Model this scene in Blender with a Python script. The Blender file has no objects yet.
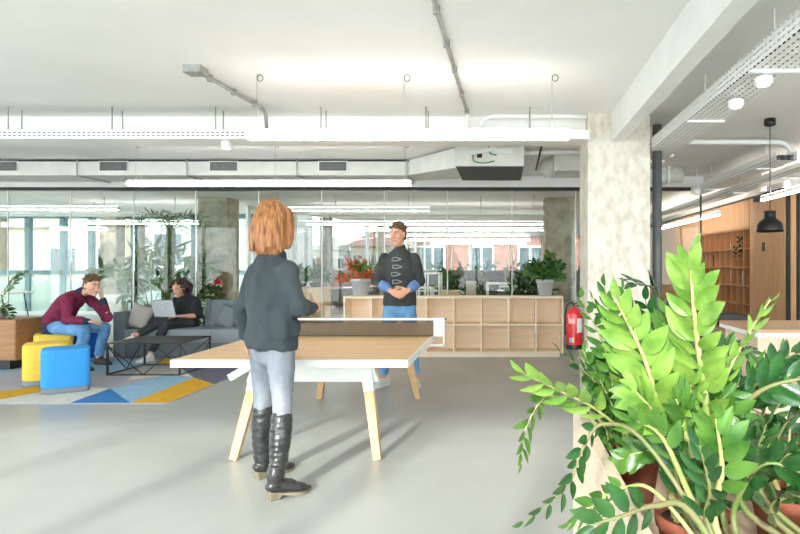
import bpy, bmesh, math, random
from mathutils import Vector, Matrix, noise
R = random.Random(7)
SC = bpy.context.scene
COL = SC.collection
V = Vector
CAM_H, FPX, VX, VY = 1.34, 580.0, 505.0, 267.0
def P(px, py, D):
    return V(((px-VX)*D/FPX, D, CAM_H-(py-VY)*D/FPX))
def FL(px, py, z=0.0):
    D = FPX*(CAM_H-z)/(py-VY)
    return V(((px-VX)*D/FPX, D, z))
def lin(c):
    c = c/255.0
    return c/12.92 if c <= .04045 else ((c+.055)/1.055)**2.4
def rgb(r, g, b): return (lin(r), lin(g), lin(b), 1.0)

# ------------------------------------------------------------------ materials
def nt(name):
    m = bpy.data.materials.new(name); m.use_nodes = True
    return m, m.node_tree.nodes, m.node_tree.links, m.node_tree.nodes['Principled BSDF']
def coords(N, L, scale=(1, 1, 1), rot=(0, 0, 0)):
    tc = N.new('ShaderNodeTexCoord'); mp = N.new('ShaderNodeMapping')
    mp.inputs['Scale'].default_value = scale; mp.inputs['Rotation'].default_value = rot
    L.new(tc.outputs['Object'], mp.inputs['Vector'])
    return mp.outputs['Vector']
def mat(name, c1, c2=None, rough=.6, scale=(8, 8, 8), metal=0, bump=0, bscale=None, spec=.5, coat=0, detail=5, trans=0, lo=.35, hi=.65):
    m, N, L, b = nt(name)
    b.inputs['Roughness'].default_value = rough; b.inputs['Metallic'].default_value = metal
    b.inputs['Specular IOR Level'].default_value = spec; b.inputs['Coat Weight'].default_value = coat
    b.inputs['Coat Roughness'].default_value = .15
    if c2 is None: c2 = tuple(x*.93 for x in c1[:3])+(1,)
    v = coords(N, L, scale)
    n = N.new('ShaderNodeTexNoise'); n.inputs['Scale'].default_value = 1; n.inputs['Detail'].default_value = detail
    L.new(v, n.inputs['Vector'])
    r = N.new('ShaderNodeValToRGB')
    r.color_ramp.elements[0].position = lo; r.color_ramp.elements[1].position = hi
    r.color_ramp.elements[0].color = c2; r.color_ramp.elements[1].color = c1
    L.new(n.outputs['Fac'], r.inputs['Fac']); L.new(r.outputs['Color'], b.inputs['Base Color'])
    if bump:
        n2 = N.new('ShaderNodeTexNoise'); n2.inputs['Scale'].default_value = 1; n2.inputs['Detail'].default_value = 4
        L.new(coords(N, L, bscale or scale), n2.inputs['Vector'])
        bp = N.new('ShaderNodeBump'); bp.inputs['Strength'].default_value = bump; bp.inputs['Distance'].default_value = .01
        L.new(n2.outputs['Fac'], bp.inputs['Height']); L.new(bp.outputs['Normal'], b.inputs['Normal'])
    if trans:
        out = N['Material Output']; t = N.new('ShaderNodeBsdfTranslucent'); mx = N.new('ShaderNodeMixShader')
        mx.inputs[0].default_value = trans
        L.new(r.outputs['Color'], t.inputs['Color']); L.new(b.outputs[0], mx.inputs[1]); L.new(t.outputs[0], mx.inputs[2])
        L.new(mx.outputs[0], out.inputs['Surface'])
    return m
def wood(name, c1, c2, axis=0, rough=.5, s=2.0):
    sc = [s*14]*3; sc[axis] = s*.8
    return mat(name, c1, c2, rough=rough, scale=tuple(sc), detail=6, lo=.3, hi=.7, bump=.04)
def glass(name, tint=(.95, .98, .97, 1), boost=1.0, milk=0, milkcol=(.8, .9, .85, 1)):
    m, N, L, b = nt(name); N.remove(b)
    t = N.new('ShaderNodeBsdfTransparent'); t.inputs[0].default_value = tint
    g = N.new('ShaderNodeBsdfGlossy'); g.inputs['Roughness'].default_value = .0
    fr = N.new('ShaderNodeFresnel'); fr.inputs['IOR'].default_value = 1.35
    mx = N.new('ShaderNodeMixShader'); mu = N.new('ShaderNodeMath'); mu.operation = 'MULTIPLY'; mu.inputs[1].default_value = boost
    L.new(fr.outputs[0], mu.inputs[0]); L.new(mu.outputs[0], mx.inputs[0]); L.new(t.outputs[0], mx.inputs[1]); L.new(g.outputs[0], mx.inputs[2])
    last = mx
    if milk:
        d = N.new('ShaderNodeBsdfTranslucent'); d.inputs[0].default_value = milkcol
        m2 = N.new('ShaderNodeMixShader'); m2.inputs[0].default_value = milk
        L.new(mx.outputs[0], m2.inputs[1]); L.new(d.outputs[0], m2.inputs[2]); last = m2
    L.new(last.outputs[0], N['Material Output'].inputs['Surface'])
    return m
def emit(name, col, strength):
    m, N, L, b = nt(name)
    b.inputs['Base Color'].default_value = (.9, .9, .9, 1)
    b.inputs['Emission Color'].default_value = col; b.inputs['Emission Strength'].default_value = strength
    return m
def slotted(name, col, axis, pitch=.05, duty=.5, other=2, rows=.028, rduty=.35, rough=.4):
    """sheet metal with rows of punched slots: slots are real see-through holes"""
    m, N, L, b = nt(name)
    b.inputs['Base Color'].default_value = col; b.inputs['Roughness'].default_value = rough
    tc = N.new('ShaderNodeTexCoord'); sp = N.new('ShaderNodeSeparateXYZ'); L.new(tc.outputs['Object'], sp.inputs[0])
    def mask(sock, p, d):
        a = N.new('ShaderNodeMath'); a.operation = 'PINGPONG'; a.inputs[1].default_value = p/2; L.new(sock, a.inputs[0])
        c = N.new('ShaderNodeMath'); c.operation = 'LESS_THAN'; c.inputs[1].default_value = p/2*d; L.new(a.outputs[0], c.inputs[0])
        return c.outputs[0]
    a = mask(sp.outputs[axis], pitch, duty); c = mask(sp.outputs[other], rows, rduty)
    mu = N.new('ShaderNodeMath'); mu.operation = 'MULTIPLY'; L.new(a, mu.inputs[0]); L.new(c, mu.inputs[1])
    t = N.new('ShaderNodeBsdfTransparent'); mx = N.new('ShaderNodeMixShader')
    L.new(mu.outputs[0], mx.inputs[0]); L.new(b.outputs[0], mx.inputs[1]); L.new(t.outputs[0], mx.inputs[2])
    L.new(mx.outputs[0], N['Material Output'].inputs['Surface'])
    return m

# ------------------------------------------------------------------ mesh builder
class MB:
    def __init__(s): s.bm = bmesh.new(); s.mi = 0
    def face(s, vs, smooth=False):
        try:
            f = s.bm.faces.new(vs); f.material_index = s.mi; f.smooth = smooth; return f
        except ValueError: return None
    def box(s, a, b):
        x0, y0, z0 = a; x1, y1, z1 = b
        v = [s.bm.verts.new(p) for p in ((x0,y0,z0),(x1,y0,z0),(x1,y1,z0),(x0,y1,z0),(x0,y0,z1),(x1,y0,z1),(x1,y1,z1),(x0,y1,z1))]
        for q in ((0,3,2,1),(4,5,6,7),(0,1,5,4),(1,2,6,5),(2,3,7,6),(3,0,4,7)): s.face([v[i] for i in q])
        return s
    def hexa(s, pts):
        v = [s.bm.verts.new(p) for p in pts]
        for q in ((0,3,2,1),(4,5,6,7),(0,1,5,4),(1,2,6,5),(2,3,7,6),(3,0,4,7)): s.face([v[i] for i in q])
        return s
    def bar(s, p0, p1, w, h, up=(0, 0, 1), w1=None, h1=None):
        p0, p1 = V(p0), V(p1); t = (p1-p0).normalized(); u = t.cross(V(up))
        if u.length < 1e-4: u = t.cross(V((1, 0, 0)))
        u.normalize(); v = u.cross(t)
        w1 = w if w1 is None else w1; h1 = h if h1 is None else h1
        pts = [p0-u*w/2-v*h/2, p0+u*w/2-v*h/2, p0+u*w/2+v*h/2, p0-u*w/2+v*h/2,
               p1-u*w1/2-v*h1/2, p1+u*w1/2-v*h1/2, p1+u*w1/2+v*h1/2, p1-u*w1/2+v*h1/2]
        return s.hexa(pts)
    def prism(s, poly, z0, z1, smooth=False):
        a = [s.bm.verts.new((p[0], p[1], z0)) for p in poly]; b = [s.bm.verts.new((p[0], p[1], z1)) for p in poly]
        n = len(poly); s.face(a[::-1]); s.face(b)
        for i in range(n): s.face([a[i], a[(i+1) % n], b[(i+1) % n], b[i]], smooth)
        return s
    def tube(s, pts, rad, seg=10, side=None, cap=True, round_=True, smooth=True):
        pts = [V(p) for p in pts]; n = len(pts)
        if not isinstance(rad, (list, tuple)): rad = [rad]*n
        rad = [(r, r) if not isinstance(r, (tuple, list)) else tuple(r) for r in rad]
        tans = [(pts[min(i+1, n-1)]-pts[max(i-1, 0)]).normalized() for i in range(n)]
        us = []
        if side is not None:
            for t in tans:
                u = V(side)-t*V(side).dot(t); us.append(u.normalized())
        else:
            u = tans[0].cross(V((0, 0, 1)))
            if u.length < .05: u = tans[0].cross(V((0, 1, 0)))
            u.normalize()
            for t in tans:
                u = u-t*u.dot(t)
                u.normalize(); us.append(u.copy())
        P_, R_, T_, U_ = list(pts), list(rad), list(tans), list(us)
        if round_ in (True, 'a'):
            ra, rb = rad[0]; r = min(ra, rb)
            for k, (o, f) in enumerate(((.55, .83), (.9, .42))):
                P_.insert(0, pts[0]-tans[0]*r*o); R_.insert(0, (ra-r+r*f, r*f if rb == r else rb-r+r*f)); T_.insert(0, tans[0]); U_.insert(0, us[0])
        if round_ in (True, 'b'):
            ra, rb = rad[-1]; r = min(ra, rb)
            for o, f in ((.55, .83), (.9, .42)):
                P_.append(pts[-1]+tans[-1]*r*o); R_.append((ra-r+r*f, rb-r+r*f)); T_.append(tans[-1]); U_.append(us[-1])
        rings = []
        for p, (ra, rb), t, u in zip(P_, R_, T_, U_):
            v = t.cross(u)
            rings.append([s.bm.verts.new(p+u*ra*math.cos(2*math.pi*k/seg)+v*rb*math.sin(2*math.pi*k/seg)) for k in range(seg)])
        for a, b in zip(rings, rings[1:]):
            for k in range(seg): s.face([a[k], a[(k+1) % seg], b[(k+1) % seg], b[k]], smooth)
        if cap:
            s.face(rings[0][::-1]); s.face(rings[-1])
        return s
    def cyl(s, p0, p1, r, r1=None, seg=16):
        return s.tube([p0, p1], [r, r if r1 is None else r1], seg=seg, round_=False)
    def ell(s, c, r, M=None, seg=16, rings=10):
        c = V(c); rr = []
        for i in range(1, rings):
            th = math.pi*i/rings; row = []
            for k in range(seg):
                ph = 2*math.pi*k/seg
                p = V((r[0]*math.sin(th)*math.cos(ph), r[1]*math.sin(th)*math.sin(ph), r[2]*math.cos(th)))
                if M is not None: p = M @ p
                row.append(s.bm.verts.new(c+p))
            rr.append(row)
        e = V((0, 0, r[2])); e = M @ e if M is not None else e
        top = s.bm.verts.new(c+e); bot = s.bm.verts.new(c-e)
        for k in range(seg):
            s.face([top, rr[0][k], rr[0][(k+1) % seg]], True); s.face([bot, rr[-1][(k+1) % seg], rr[-1][k]], True)
        for a, b in zip(rr, rr[1:]):
            for k in range(seg): s.face([a[k], b[k], b[(k+1) % seg], a[(k+1) % seg]], True)
        return s
    def lathe(s, c, prof, seg=24, smooth=True, close=True):
        c = V(c); rr = [[s.bm.verts.new(c+V((r*math.cos(2*math.pi*k/seg), r*math.sin(2*math.pi*k/seg), z))) for k in range(seg)] for r, z in prof]
        for a, b in zip(rr, rr[1:]):
            for k in range(seg): s.face([a[k], a[(k+1) % seg], b[(k+1) % seg], b[k]], smooth)
        if close: s.face(rr[0][::-1]); s.face(rr[-1])
        return s
    def bevel(s, w, seg=2):
        es = [e for e in s.bm.edges if len(e.link_faces) == 2 and e.calc_face_angle(0) > .6]
        bmesh.ops.bevel(s.bm, geom=es, offset=w, segments=seg, profile=.5, affect='EDGES', clamp_overlap=True)
        return s
    def mesh(s, name):
        bmesh.ops.recalc_face_normals(s.bm, faces=s.bm.faces[:])
        me = bpy.data.meshes.new(name); s.bm.to_mesh(me); s.bm.free(); return me
    def build(s, name, m, parent=None, **k): return link(name, s.mesh(name), m, parent, **k)

WL = {}
def link(name, me, m, parent=None, origin=None, smooth_all=False):
    o = bpy.data.objects.new(name, me)
    for x in (m if isinstance(m, (list, tuple)) else [m]): me.materials.append(x)
    COL.objects.link(o)
    if parent is not None:
        o.parent = parent; w = WL[parent.name]
    else:
        w = V(origin) if origin is not None else V((0, 0, 0)); o.location = w
    if w.length > 0: me.transform(Matrix.Translation(-w))
    if smooth_all:
        for p in me.polygons: p.use_smooth = True
    WL[o.name] = w
    return o
def thing(name, label, cat, loc=(0, 0, 0), group=None, kind=None):
    o = bpy.data.objects.new(name, None); COL.objects.link(o); o.location = loc; WL[o.name] = V(loc)
    o.empty_display_size = .1
    return tag(o, label, cat, group, kind)
def tag(o, label, cat, group=None, kind=None):
    if label: o['label'] = label
    if cat: o['category'] = cat
    if group: o['group'] = group
    if kind: o['kind'] = kind
    return o
def struct(o, label=None):
    o['kind'] = 'structure'
    if label: o['label'] = label
    return o
def dup(root, delta, label=None, rotz=None):
    r = root.copy(); COL.objects.link(r); r.location = root.location+V(delta)
    if rotz is not None: r.rotation_euler = (0, 0, rotz)
    if label: r['label'] = label
    def rec(a, b):
        for ch in list(a.children):
            c = ch.copy(); COL.objects.link(c); c.parent = b; rec(ch, c)
    rec(root, r)
    return r
def remesh(mb, voxel, smooth=2, disp=0, dfreq=20, dstretch=(1, 1, 1)):
    """fuse the overlapping closed shapes of a builder into one continuous surface"""
    me = mb.mesh('t'); o = bpy.data.objects.new('t', me); COL.objects.link(o)
    rm = o.modifiers.new('r', 'REMESH'); rm.mode = 'VOXEL'; rm.voxel_size = voxel; rm.use_smooth_shade = True
    if smooth:
        sm = o.modifiers.new('s', 'SMOOTH'); sm.iterations = smooth; sm.factor = .5
    dg = bpy.context.evaluated_depsgraph_get()
    ne = bpy.data.meshes.new_from_object(o.evaluated_get(dg))
    bpy.data.objects.remove(o); bpy.data.meshes.remove(me)
    if disp:
        ns = [v.normal.copy() for v in ne.vertices]
        for v, n in zip(ne.vertices, ns):
            q = V((v.co.x*dstretch[0], v.co.y*dstretch[1], v.co.z*dstretch[2]))*dfreq
            v.co += n*disp*(noise.noise(q)+.5*noise.noise(q*2.1))
    for p in ne.polygons: p.use_smooth = True
    return ne
def catmull(pts, n):
    pts = [V(p) for p in pts]; q = [pts[0]*2-pts[1]]+pts+[pts[-1]*2-pts[-2]]; out = []
    m = len(pts)-1
    for i in range(n+1):
        t = i/n*m; k = min(int(t), m-1); t -= k; a, b, c, d = q[k:k+4]
        out.append(.5*((2*b)+(c-a)*t+(2*a-5*b+4*c-d)*t*t+(3*b-a-3*c+d)*t**3))
    return out
SKY, SUN, EXPO = 3.3, 2.7, 1.2
# ------------------------------------------------------------------ materials
M = {}
M['white'] = mat('white_paint', rgb(236, 236, 233), rgb(228, 228, 225), rough=.55, scale=(3, 3, 3))
M['ceil'] = mat('ceiling_plaster', rgb(246, 245, 242), rgb(239, 238, 234), rough=.9, scale=(.9, .9, .9), bump=.12, bscale=(6, 6, 6))
M['metalwhite'] = mat('white_metal', rgb(240, 240, 238), rgb(234, 234, 232), rough=.35, scale=(4, 4, 4))
M['duct'] = mat('duct_board', rgb(226, 226, 221), rgb(215, 215, 210), rough=.6, scale=(5, 5, 5))
M['greymetal'] = mat('galvanised', rgb(176, 176, 172), rgb(150, 150, 146), rough=.4, metal=.3, scale=(9, 9, 9))
M['darkmetal'] = mat('dark_metal', rgb(48, 48, 50), rgb(40, 40, 42), rough=.45)
M['black'] = mat('black_lacquer', rgb(26, 26, 27), rgb(20, 20, 21), rough=.4)
M['pipe'] = mat('grey_pipe', rgb(92, 95, 97), rgb(80, 83, 85), rough=.4)
M['grille'] = mat('grille', rgb(150, 150, 148), rgb(120, 120, 118), rough=.5, scale=(90, 90, 90))
M['conc'] = mat('raw_concrete', rgb(224, 218, 207), rgb(202, 193, 178), rough=.85, scale=(13, 13, 8), bump=.9, bscale=(40, 40, 22), lo=.34, hi=.58, detail=12)
M['conc2'] = mat('raw_concrete_far', rgb(186, 180, 164), rgb(146, 139, 122), rough=.85, scale=(6, 6, 6), bump=.5, bscale=(22, 22, 22), lo=.3, hi=.65, detail=9)
M['oak'] = wood('pale_oak_x', rgb(234, 206, 168), rgb(220, 188, 148), 0)
M['oaky'] = wood('pale_oak_y', rgb(229, 199, 160), rgb(214, 180, 138), 1)
M['oakz'] = wood('pale_oak_z', rgb(227, 188, 140), rgb(212, 170, 122), 2)
M['ply'] = wood('birch_ply', rgb(250, 236, 214), rgb(243, 224, 198), 1, s=1.5)
M['plyx'] = wood('birch_ply_x', rgb(250, 235, 212), rgb(243, 222, 195), 0, s=1.5)
M['brown'] = wood('brown_oak', rgb(184, 136, 92), rgb(158, 112, 72), 0)
M['brownz'] = wood('slat_oak', rgb(208, 164, 120), rgb(188, 142, 98), 2)
M['shelfwood'] = wood('shelf_oak', rgb(205, 156, 114), rgb(186, 136, 95), 2)
M['glass'] = glass('clear_glass', boost=.9)
M['tintglass'] = glass('tinted_glass', tint=(.70, .75, .74, 1), boost=.8)
M['milkglass'] = glass('milky_glass', tint=(.62, .70, .66, 1), milk=.35, milkcol=(.86, .92, .88, 1))
M['led'] = emit('led_warm', (1, .86, .70, 1), 10)
M['ledw'] = emit('led_neutral', (1, .97, .92, 1), 7)
M['fillup'] = emit('fill_up', (1, .97, .93, 1), 6)  # glow of the strips added on top of the lights
M['fillup2'] = emit('fill_up_warm', (1, .93, .84, 1), 14)  # warmer glow for the strips added at the right
M['lens'] = emit('lens', (1, .98, .95, 1), 1.2)
M['teal'] = mat('teal_frame', rgb(112, 150, 156), rgb(98, 136, 143), rough=.5)
M['trayx'] = slotted('slotted_tray_x', rgb(240, 240, 238), 0, .046, .6, 2, .03, .36)
M['trayy'] = slotted('slotted_tray_y', rgb(240, 240, 238), 1, .05, .62, 0, .046, .26)

M['trayz'] = slotted('slotted_tray_z', rgb(240, 240, 238), 1, .05, .62, 2, .034, .34)
# floor: polished screed
m, N, L, b = nt('polished_screed')
v = coords(N, L, (.55, .55, .55)); n1 = N.new('ShaderNodeTexNoise'); n1.inputs['Scale'].default_value = 1; n1.inputs['Detail'].default_value = 8; n1.inputs['Distortion'].default_value = 1.2
L.new(v, n1.inputs['Vector'])
r = N.new('ShaderNodeValToRGB'); r.color_ramp.elements[0].position = .3; r.color_ramp.elements[1].position = .72
r.color_ramp.elements[0].color = rgb(160, 161, 158); r.color_ramp.elements[1].color = rgb(180, 181, 178)
L.new(n1.outputs['Fac'], r.inputs['Fac']); L.new(r.outputs['Color'], b.inputs['Base Color'])
n2 = N.new('ShaderNodeTexNoise'); n2.inputs['Scale'].default_value = 1; n2.inputs['Detail'].default_value = 6; L.new(coords(N, L, (2.2, 2.2, 2.2)), n2.inputs['Vector'])
r2 = N.new('ShaderNodeMapRange'); r2.inputs[3].default_value = .28; r2.inputs[4].default_value = .40; L.new(n2.outputs['Fac'], r2.inputs[0])
L.new(r2.outputs[0], b.inputs['Roughness']); b.inputs['Specular IOR Level'].default_value = .45
M['floor'] = m

# ------------------------------------------------------------------ shell
CZ = 2.83
OUT = [(-16, -1.2), (8.6, -1.2), (8.6, 26), (-3.6, 26), (-3.6, 19.2), (-6.2, 14.0), (-6.9, 16.4), (-16, 16.4)]
struct(MB().prism(OUT, -.25, 0).build('floor', M['floor']), 'pale grey polished concrete floor')
cb = MB(); cb.prism(OUT, CZ, CZ+.25)
struct(cb.build('ceiling', M['ceil']), 'white painted concrete ceiling slab')
# cross beam over the pillar row and the long beam to the camera
b = MB(); b.box((-16, 5.75, 2.62), (.8, 6.15, CZ+.01)); b.bevel(.03, 3)
struct(b.build('trim_1', M['ceil']), 'white downstand beam across the ceiling, left of the pillar')
b = MB(); b.box((1.03, -1.2, 2.55), (1.15, 5.6, CZ+.01)); b.bevel(.006, 2)
struct(b.build('trim_2', M['white']), 'white ceiling beam running to the concrete pillar')
def pillar(name, x0, x1, y0, y1, m, label, zt=CZ, bv=.015):
    b = MB(); b.box((x0, y0, 0), (x1, y1, zt)); b.bevel(bv, 2)
    if x1-x0 > .5:
        for z in (.62, 1.24, 1.86, 2.40): b.box((x0-.0025, y0-.0025, z), (x1+.0025, y1+.0025, z+.006))
    return struct(b.build(name, m), label)
pillar('pillar', .80, 1.40, 5.6, 6.2, M['conc'], 'raw concrete pillar beside the black pipe')
pillar('pillar', -6.56, -5.94, 12.4, 12.95, M['conc2'], 'raw concrete pillar behind the glass at the left')
pillar('pillar', .86, 1.50, 12.4, 13.0, M['conc2'], 'raw concrete pillar behind the glass at the shelf end')
pillar('pillar', -11.0, -10.55, 15.75, 16.1, M['conc2'], 'slim concrete pillar near the left window')
pillar('pillar', -5.22, -4.94, 16.35, 16.63, M['conc2'], 'slim concrete pillar at the slanted window')
pillar('pillar', -4.02, -3.86, 18.3, 18.46, M['conc2'], 'thin concrete post at the far slanted window')

# back window wall behind the viewer: frames only matter for the light they let in
fr = MB()
for k in range(-11, 8):
    x = -1.0+k*1.2
    if -15.9 < x < 8.5: fr.box((x-.04, -1.26, 0), (x+.04, -1.16, CZ))
fr.box((-16, -1.27, 0), (8.6, -1.15, .12)); fr.box((-16, -1.27, CZ-.1), (8.6, -1.15, CZ))
w = struct(fr.build('window_1', M['teal']), 'window frames behind the viewer')
struct(MB().box((-16, -1.22, .12), (8.6, -1.2, CZ-.1)).build('pane', M['glass'], w))
# left side window wall
fr = MB()
for k in range(0, 12): fr.box((-16.08, -1.2+k*1.6, 0), (-15.98, -1.12+k*1.6, CZ))
fr.box((-16.08, -1.2, 0), (-15.98, 16.4, .12)); fr.box((-16.08, -1.2, CZ-.1), (-15.98, 16.4, CZ))
w = struct(fr.build('window_2', M['teal']), 'window frames along the left side')
struct(MB().box((-16.04, -1.2, .12), (-16.02, 16.4, CZ-.1)).build('pane', M['glass'], w))
# right side wall
struct(MB().box((8.6, -1.2, 0), (8.8, 26, CZ)).build('wall_right', M['white']), 'plain white wall at the right')

# glass partition
GY, GZ = 9.6, 2.63
joints = [(p-505)*GY/580 for p in (-118, -55, 8, 70.5, 133.5, 196, 259, 322, 384.5, 447.5, 512, 575.5, 639, 701)]
gw = struct(MB().box((-16, GY-.05, GZ-.03), (3.25, GY+.05, GZ+.025)).build('wall_back', M['black']), 'full height glass partition with black head rail')
jm = mat('seal', rgb(226, 226, 220), rough=.4)
xs = [-16, -13.5, -11.5]+joints
for i in range(len(xs)-1):
    struct(MB().box((xs[i]+.012, GY-.006, .01), (xs[i+1]-.012, GY+.006, GZ-.03)).build('glass_pane', M['glass'], gw))
for x in xs[1:-1]:
    struct(MB().box((x-.009, GY-.008, .01), (x+.009, GY+.008, GZ-.03)).build('seal_joint', jm, gw))
struct(MB().box((3.228, GY-.02, 0), (3.25, GY+.02, GZ-.03)).build('end_post', M['darkmetal'], gw))
struct(MB().box((-16, GY-.012, 0), (3.23, GY+.012, .012)).build('floor_track', M['greymetal'], gw))
# bulkhead above the partition
b = MB(); b.box((-16, GY-.06, GZ+.025), (3.26, GY+.09, CZ)); struct(b.build('trim_3', M['white']), 'white bulkhead above the glass partition')

# ---- exterior facade behind the partition
fw = struct(MB().box((-16, 16.3, 0), (-6.9, 16.5, .10)).build('window_3', M['white']), 'left facade glazing with teal frames')
fb = MB()
for px in (29, 64, 92, 135, 170, 195):
    x = (px-505)*16.35/580; fb.box((x-.09, 16.3, .1), (x+.05, 16.44, CZ))
fb.box((-16, 16.3, 1.13), (-6.9, 16.45, 1.25)); fb.box((-16, 16.3, CZ-.12), (-6.9, 16.45, CZ))
struct(fb.build('frame', M['teal'], fw))
struct(MB().box((-16, 16.36, 1.25), (-6.9, 16.38, CZ-.12)).build('pane', M['tintglass'], fw))
struct(MB().box((-16, 16.36, .1), (-6.9, 16.38, 1.13)).build('milky_pane', M['milkglass'], fw))
def facade(n, a, c, posts, low, label, m=None, pw=.08):
    a, c = V((a[0], a[1], 0)), V((c[0], c[1], 0)); f = MB()
    f.bar(a+V((0, 0, low/2)), c+V((0, 0, low/2)), .16, low)
    w = struct(f.build('window_%d' % n, M['low']), label)
    g = MB()
    for t in posts:
        p = a.lerp(c, t); g.bar(p+V((0, 0, low)), p+V((0, 0, CZ)), pw, pw, up=(c-a).normalized())
    g.bar(a+V((0, 0, CZ-.05)), c+V((0, 0, CZ-.05)), .1, .1)
    struct(g.build('frame', m or M['white'], w))
    struct(MB().bar(a+V((0, 0, (low+CZ)/2)), c+V((0, 0, (low+CZ)/2)), .015, CZ-low-.1).build('pane', M['tintglass'], w))
M['low'] = mat('dark_parapet', rgb(112, 108, 100), rgb(90, 88, 82), rough=.7)
facade(4, (-6.2, 14.0), (-3.6, 19.2), (0, .25, .75, 1), .72, 'slanted facade glazing over a low parapet')
facade(5, (-3.6, 19.2), (-3.6, 26), (.3, .6, 1), .9, 'side facade glazing of the far office')
facade(6, (-3.6, 26), (8.6, 26), (.1, .17, .31, .43, .5, .6, .8), 1.2, 'end facade glazing of the far office')

# ---- slatted oak wall, bookshelf and corner at the right
SX = 4.65
b = MB()
def slats_y(b, x, y0, y1, z0, z1, pitch=.085):
    n = int((y1-y0)/pitch)
    for k in range(n): b.box((x-.022, y0+k*pitch+.006, z0), (x, y0+(k+1)*pitch-.006, z1))
b.box((SX, 9.6, 0), (SX+.05, 10.98, 2.62)); slats_y(b, SX, 9.6, 10.98, 0, 2.62)
b.box((SX, 10.98, 2.10), (SX+.05, 20, 2.62)); slats_y(b, SX, 10.98, 20, 2.10, 2.62)
b.box((SX, 14.1, 0), (SX+.05, 20, 2.10)); slats_y(b, SX, 14.1, 20, 0, 2.10)
wr = struct(b.build('wall_slats', M['brownz']), 'oak slatted wall with the built-in bookshelf')
b = MB()
for k in range(24): b.box((SX+.05+k*.16, 9.53, 0), (SX+.05+k*.16+.085, 9.56, 2.62))
wf = struct(b.build('wall_corner', M['brownz']), 'oak slats with dark gaps at the right edge')
struct(MB().box((SX+.0, 9.56, 0), (8.6, 9.62, 2.62)).build('backing', mat('dark_gap', rgb(42, 50, 52), rough=.7), wf))
struct(MB().box((SX-.03, 9.52, 2.62), (8.6, 20, 2.66)).build('trim_4', M['darkmetal']), 'dark head trim above the oak slats')
struct(MB().box((SX+.05, 9.62, 2.66), (8.6, 20, CZ)).build('wall_upper', M['white']), 'white strip of wall above the oak slats')

# ---- outside world: ground, city
struct(MB().box((-160, -60, -12.3), (120, 160, -12)).build('ground', mat('street', rgb(214, 210, 202), rough=.9)), 'street level far below')
M['cream'] = mat('cream_render', rgb(200, 184, 156), rgb(182, 164, 136), rough=.9, scale=(1.2, 1.2, 1.2))
M['pinkb'] = mat('pink_brick', rgb(150, 98, 84), rgb(128, 78, 66), rough=.9, scale=(.6, .6, 2))
M['pale'] = mat('pale_render', rgb(172, 168, 162), rgb(150, 146, 140), rough=.9, scale=(.6, .6, .6))
M['roof'] = mat('clay_roof', rgb(186, 130, 112), rgb(168, 110, 92), rough=.9, scale=(3, 3, 3))
M['winglass'] = mat('window_glass', rgb(74, 84, 88), rgb(54, 62, 66), rough=.15, scale=(.7, .7, .7))
M['shutter'] = mat('shutter', rgb(206, 206, 202), rough=.6)
def house(x0, x1, y, z1, m, label, roof=None, wins=(), dep=9, group=None, ledge=()):
    t = thing('building', label, 'building', ((x0+x1)/2, y, -12), group)
    MB().box((x0, y, -12), (x1, y+dep, z1)).build('wall', m, t)
    b = MB()
    if roof == 'hip':
        b.hexa([(x0-.4, y-.4, z1), (x1+.4, y-.4, z1), (x1+.4, y+dep+.4, z1), (x0-.4, y+dep+.4, z1), (x0+(x1-x0)*.3, y+dep*.4, z1+1.6), (x1-(x1-x0)*.3, y+dep*.4, z1+1.6), (x1-(x1-x0)*.3, y+dep*.6, z1+1.6), (x0+(x1-x0)*.3, y+dep*.6, z1+1.6)])
        b.build('roof', M['roof'], t)
    else:
        b.box((x0-.15, y-.15, z1), (x1+.15, y+.15, z1+.5)); b.build('parapet', m, t)
        MB().box((x0+1, y+3, z1), (x0+1.6, y+3.6, z1+1.5)).build('chimney', m, t)
    for (cx, cz, w, h) in wins:
        f = MB(); f.box((cx-w/2, y-.08, cz-h/2), (cx+w/2, y+.02, cz+h/2)); f = f.build('window', M['shutter'], t)
        g = MB(); g.box((cx-w/2+.12, y-.1, cz-h/2+.12), (cx-.06, y-.07, cz+h/2-.12)); g.box((cx+.06, y-.1, cz-h/2+.12), (cx+w/2-.12, y-.07, cz+h/2-.12))
        g.build('pane', M['winglass'], f)
    for z in ledge: MB().box((x0, y-.35, z), (x1, y, z+.25)).build('ledge', M['pale'], t)
    return t
house(-31, -24.1, 27, 9, M['cream'], 'cream apartment building seen through the far left window', wins=[(-29.6, .9, 1.8, 2.2), (-26.4, .9, 1.8, 2.2), (-26.4, 4.0, 1.8, 1.8), (-29.6, 4, 1.8, 1.8)], ledge=(-.6, 2.4, 5.2))
house(-23.6, -18.4, 27.5, 10, M['cream'], 'cream building with white framed windows behind the seated man', wins=[(-20.9, 1.7, 1.4, 1.3), (-19.3, 1.7, .9, 1.3), (-20.9, 4.4, 1.4, 1.3)], ledge=(3.2, .3))
house(-18, -12.6, 29, 6.5, M['pale'], 'pale grey building behind the tall indoor palm', wins=[(-16.8, 2.2, 1.6, 1.8), (-14.6, 2.2, 1.6, 1.8), (-16.8, -.8, 1.6, 1.8)], ledge=(.5,))
cityspec = [(-30, -24.5, 62, 2.6, 'pale', None), (-24, -20.6, 55, 3.5, 'cream', None), (-20.2, -16.3, 60, 3.1, 'pale', None), (-15.2, -11.2, 57, 3.4, 'cream', 'hip'),
            (-16, -7, 43, .6, 'pinkb', None), (-26, -17, 40, .3, 'pale', None), (-11, -8.2, 72, 4.3, 'pale', None), (-34, -27, 75, 4.4, 'pale', None), (-23.5, -17, 92, 5.0, 'cream', 'hip')]
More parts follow.
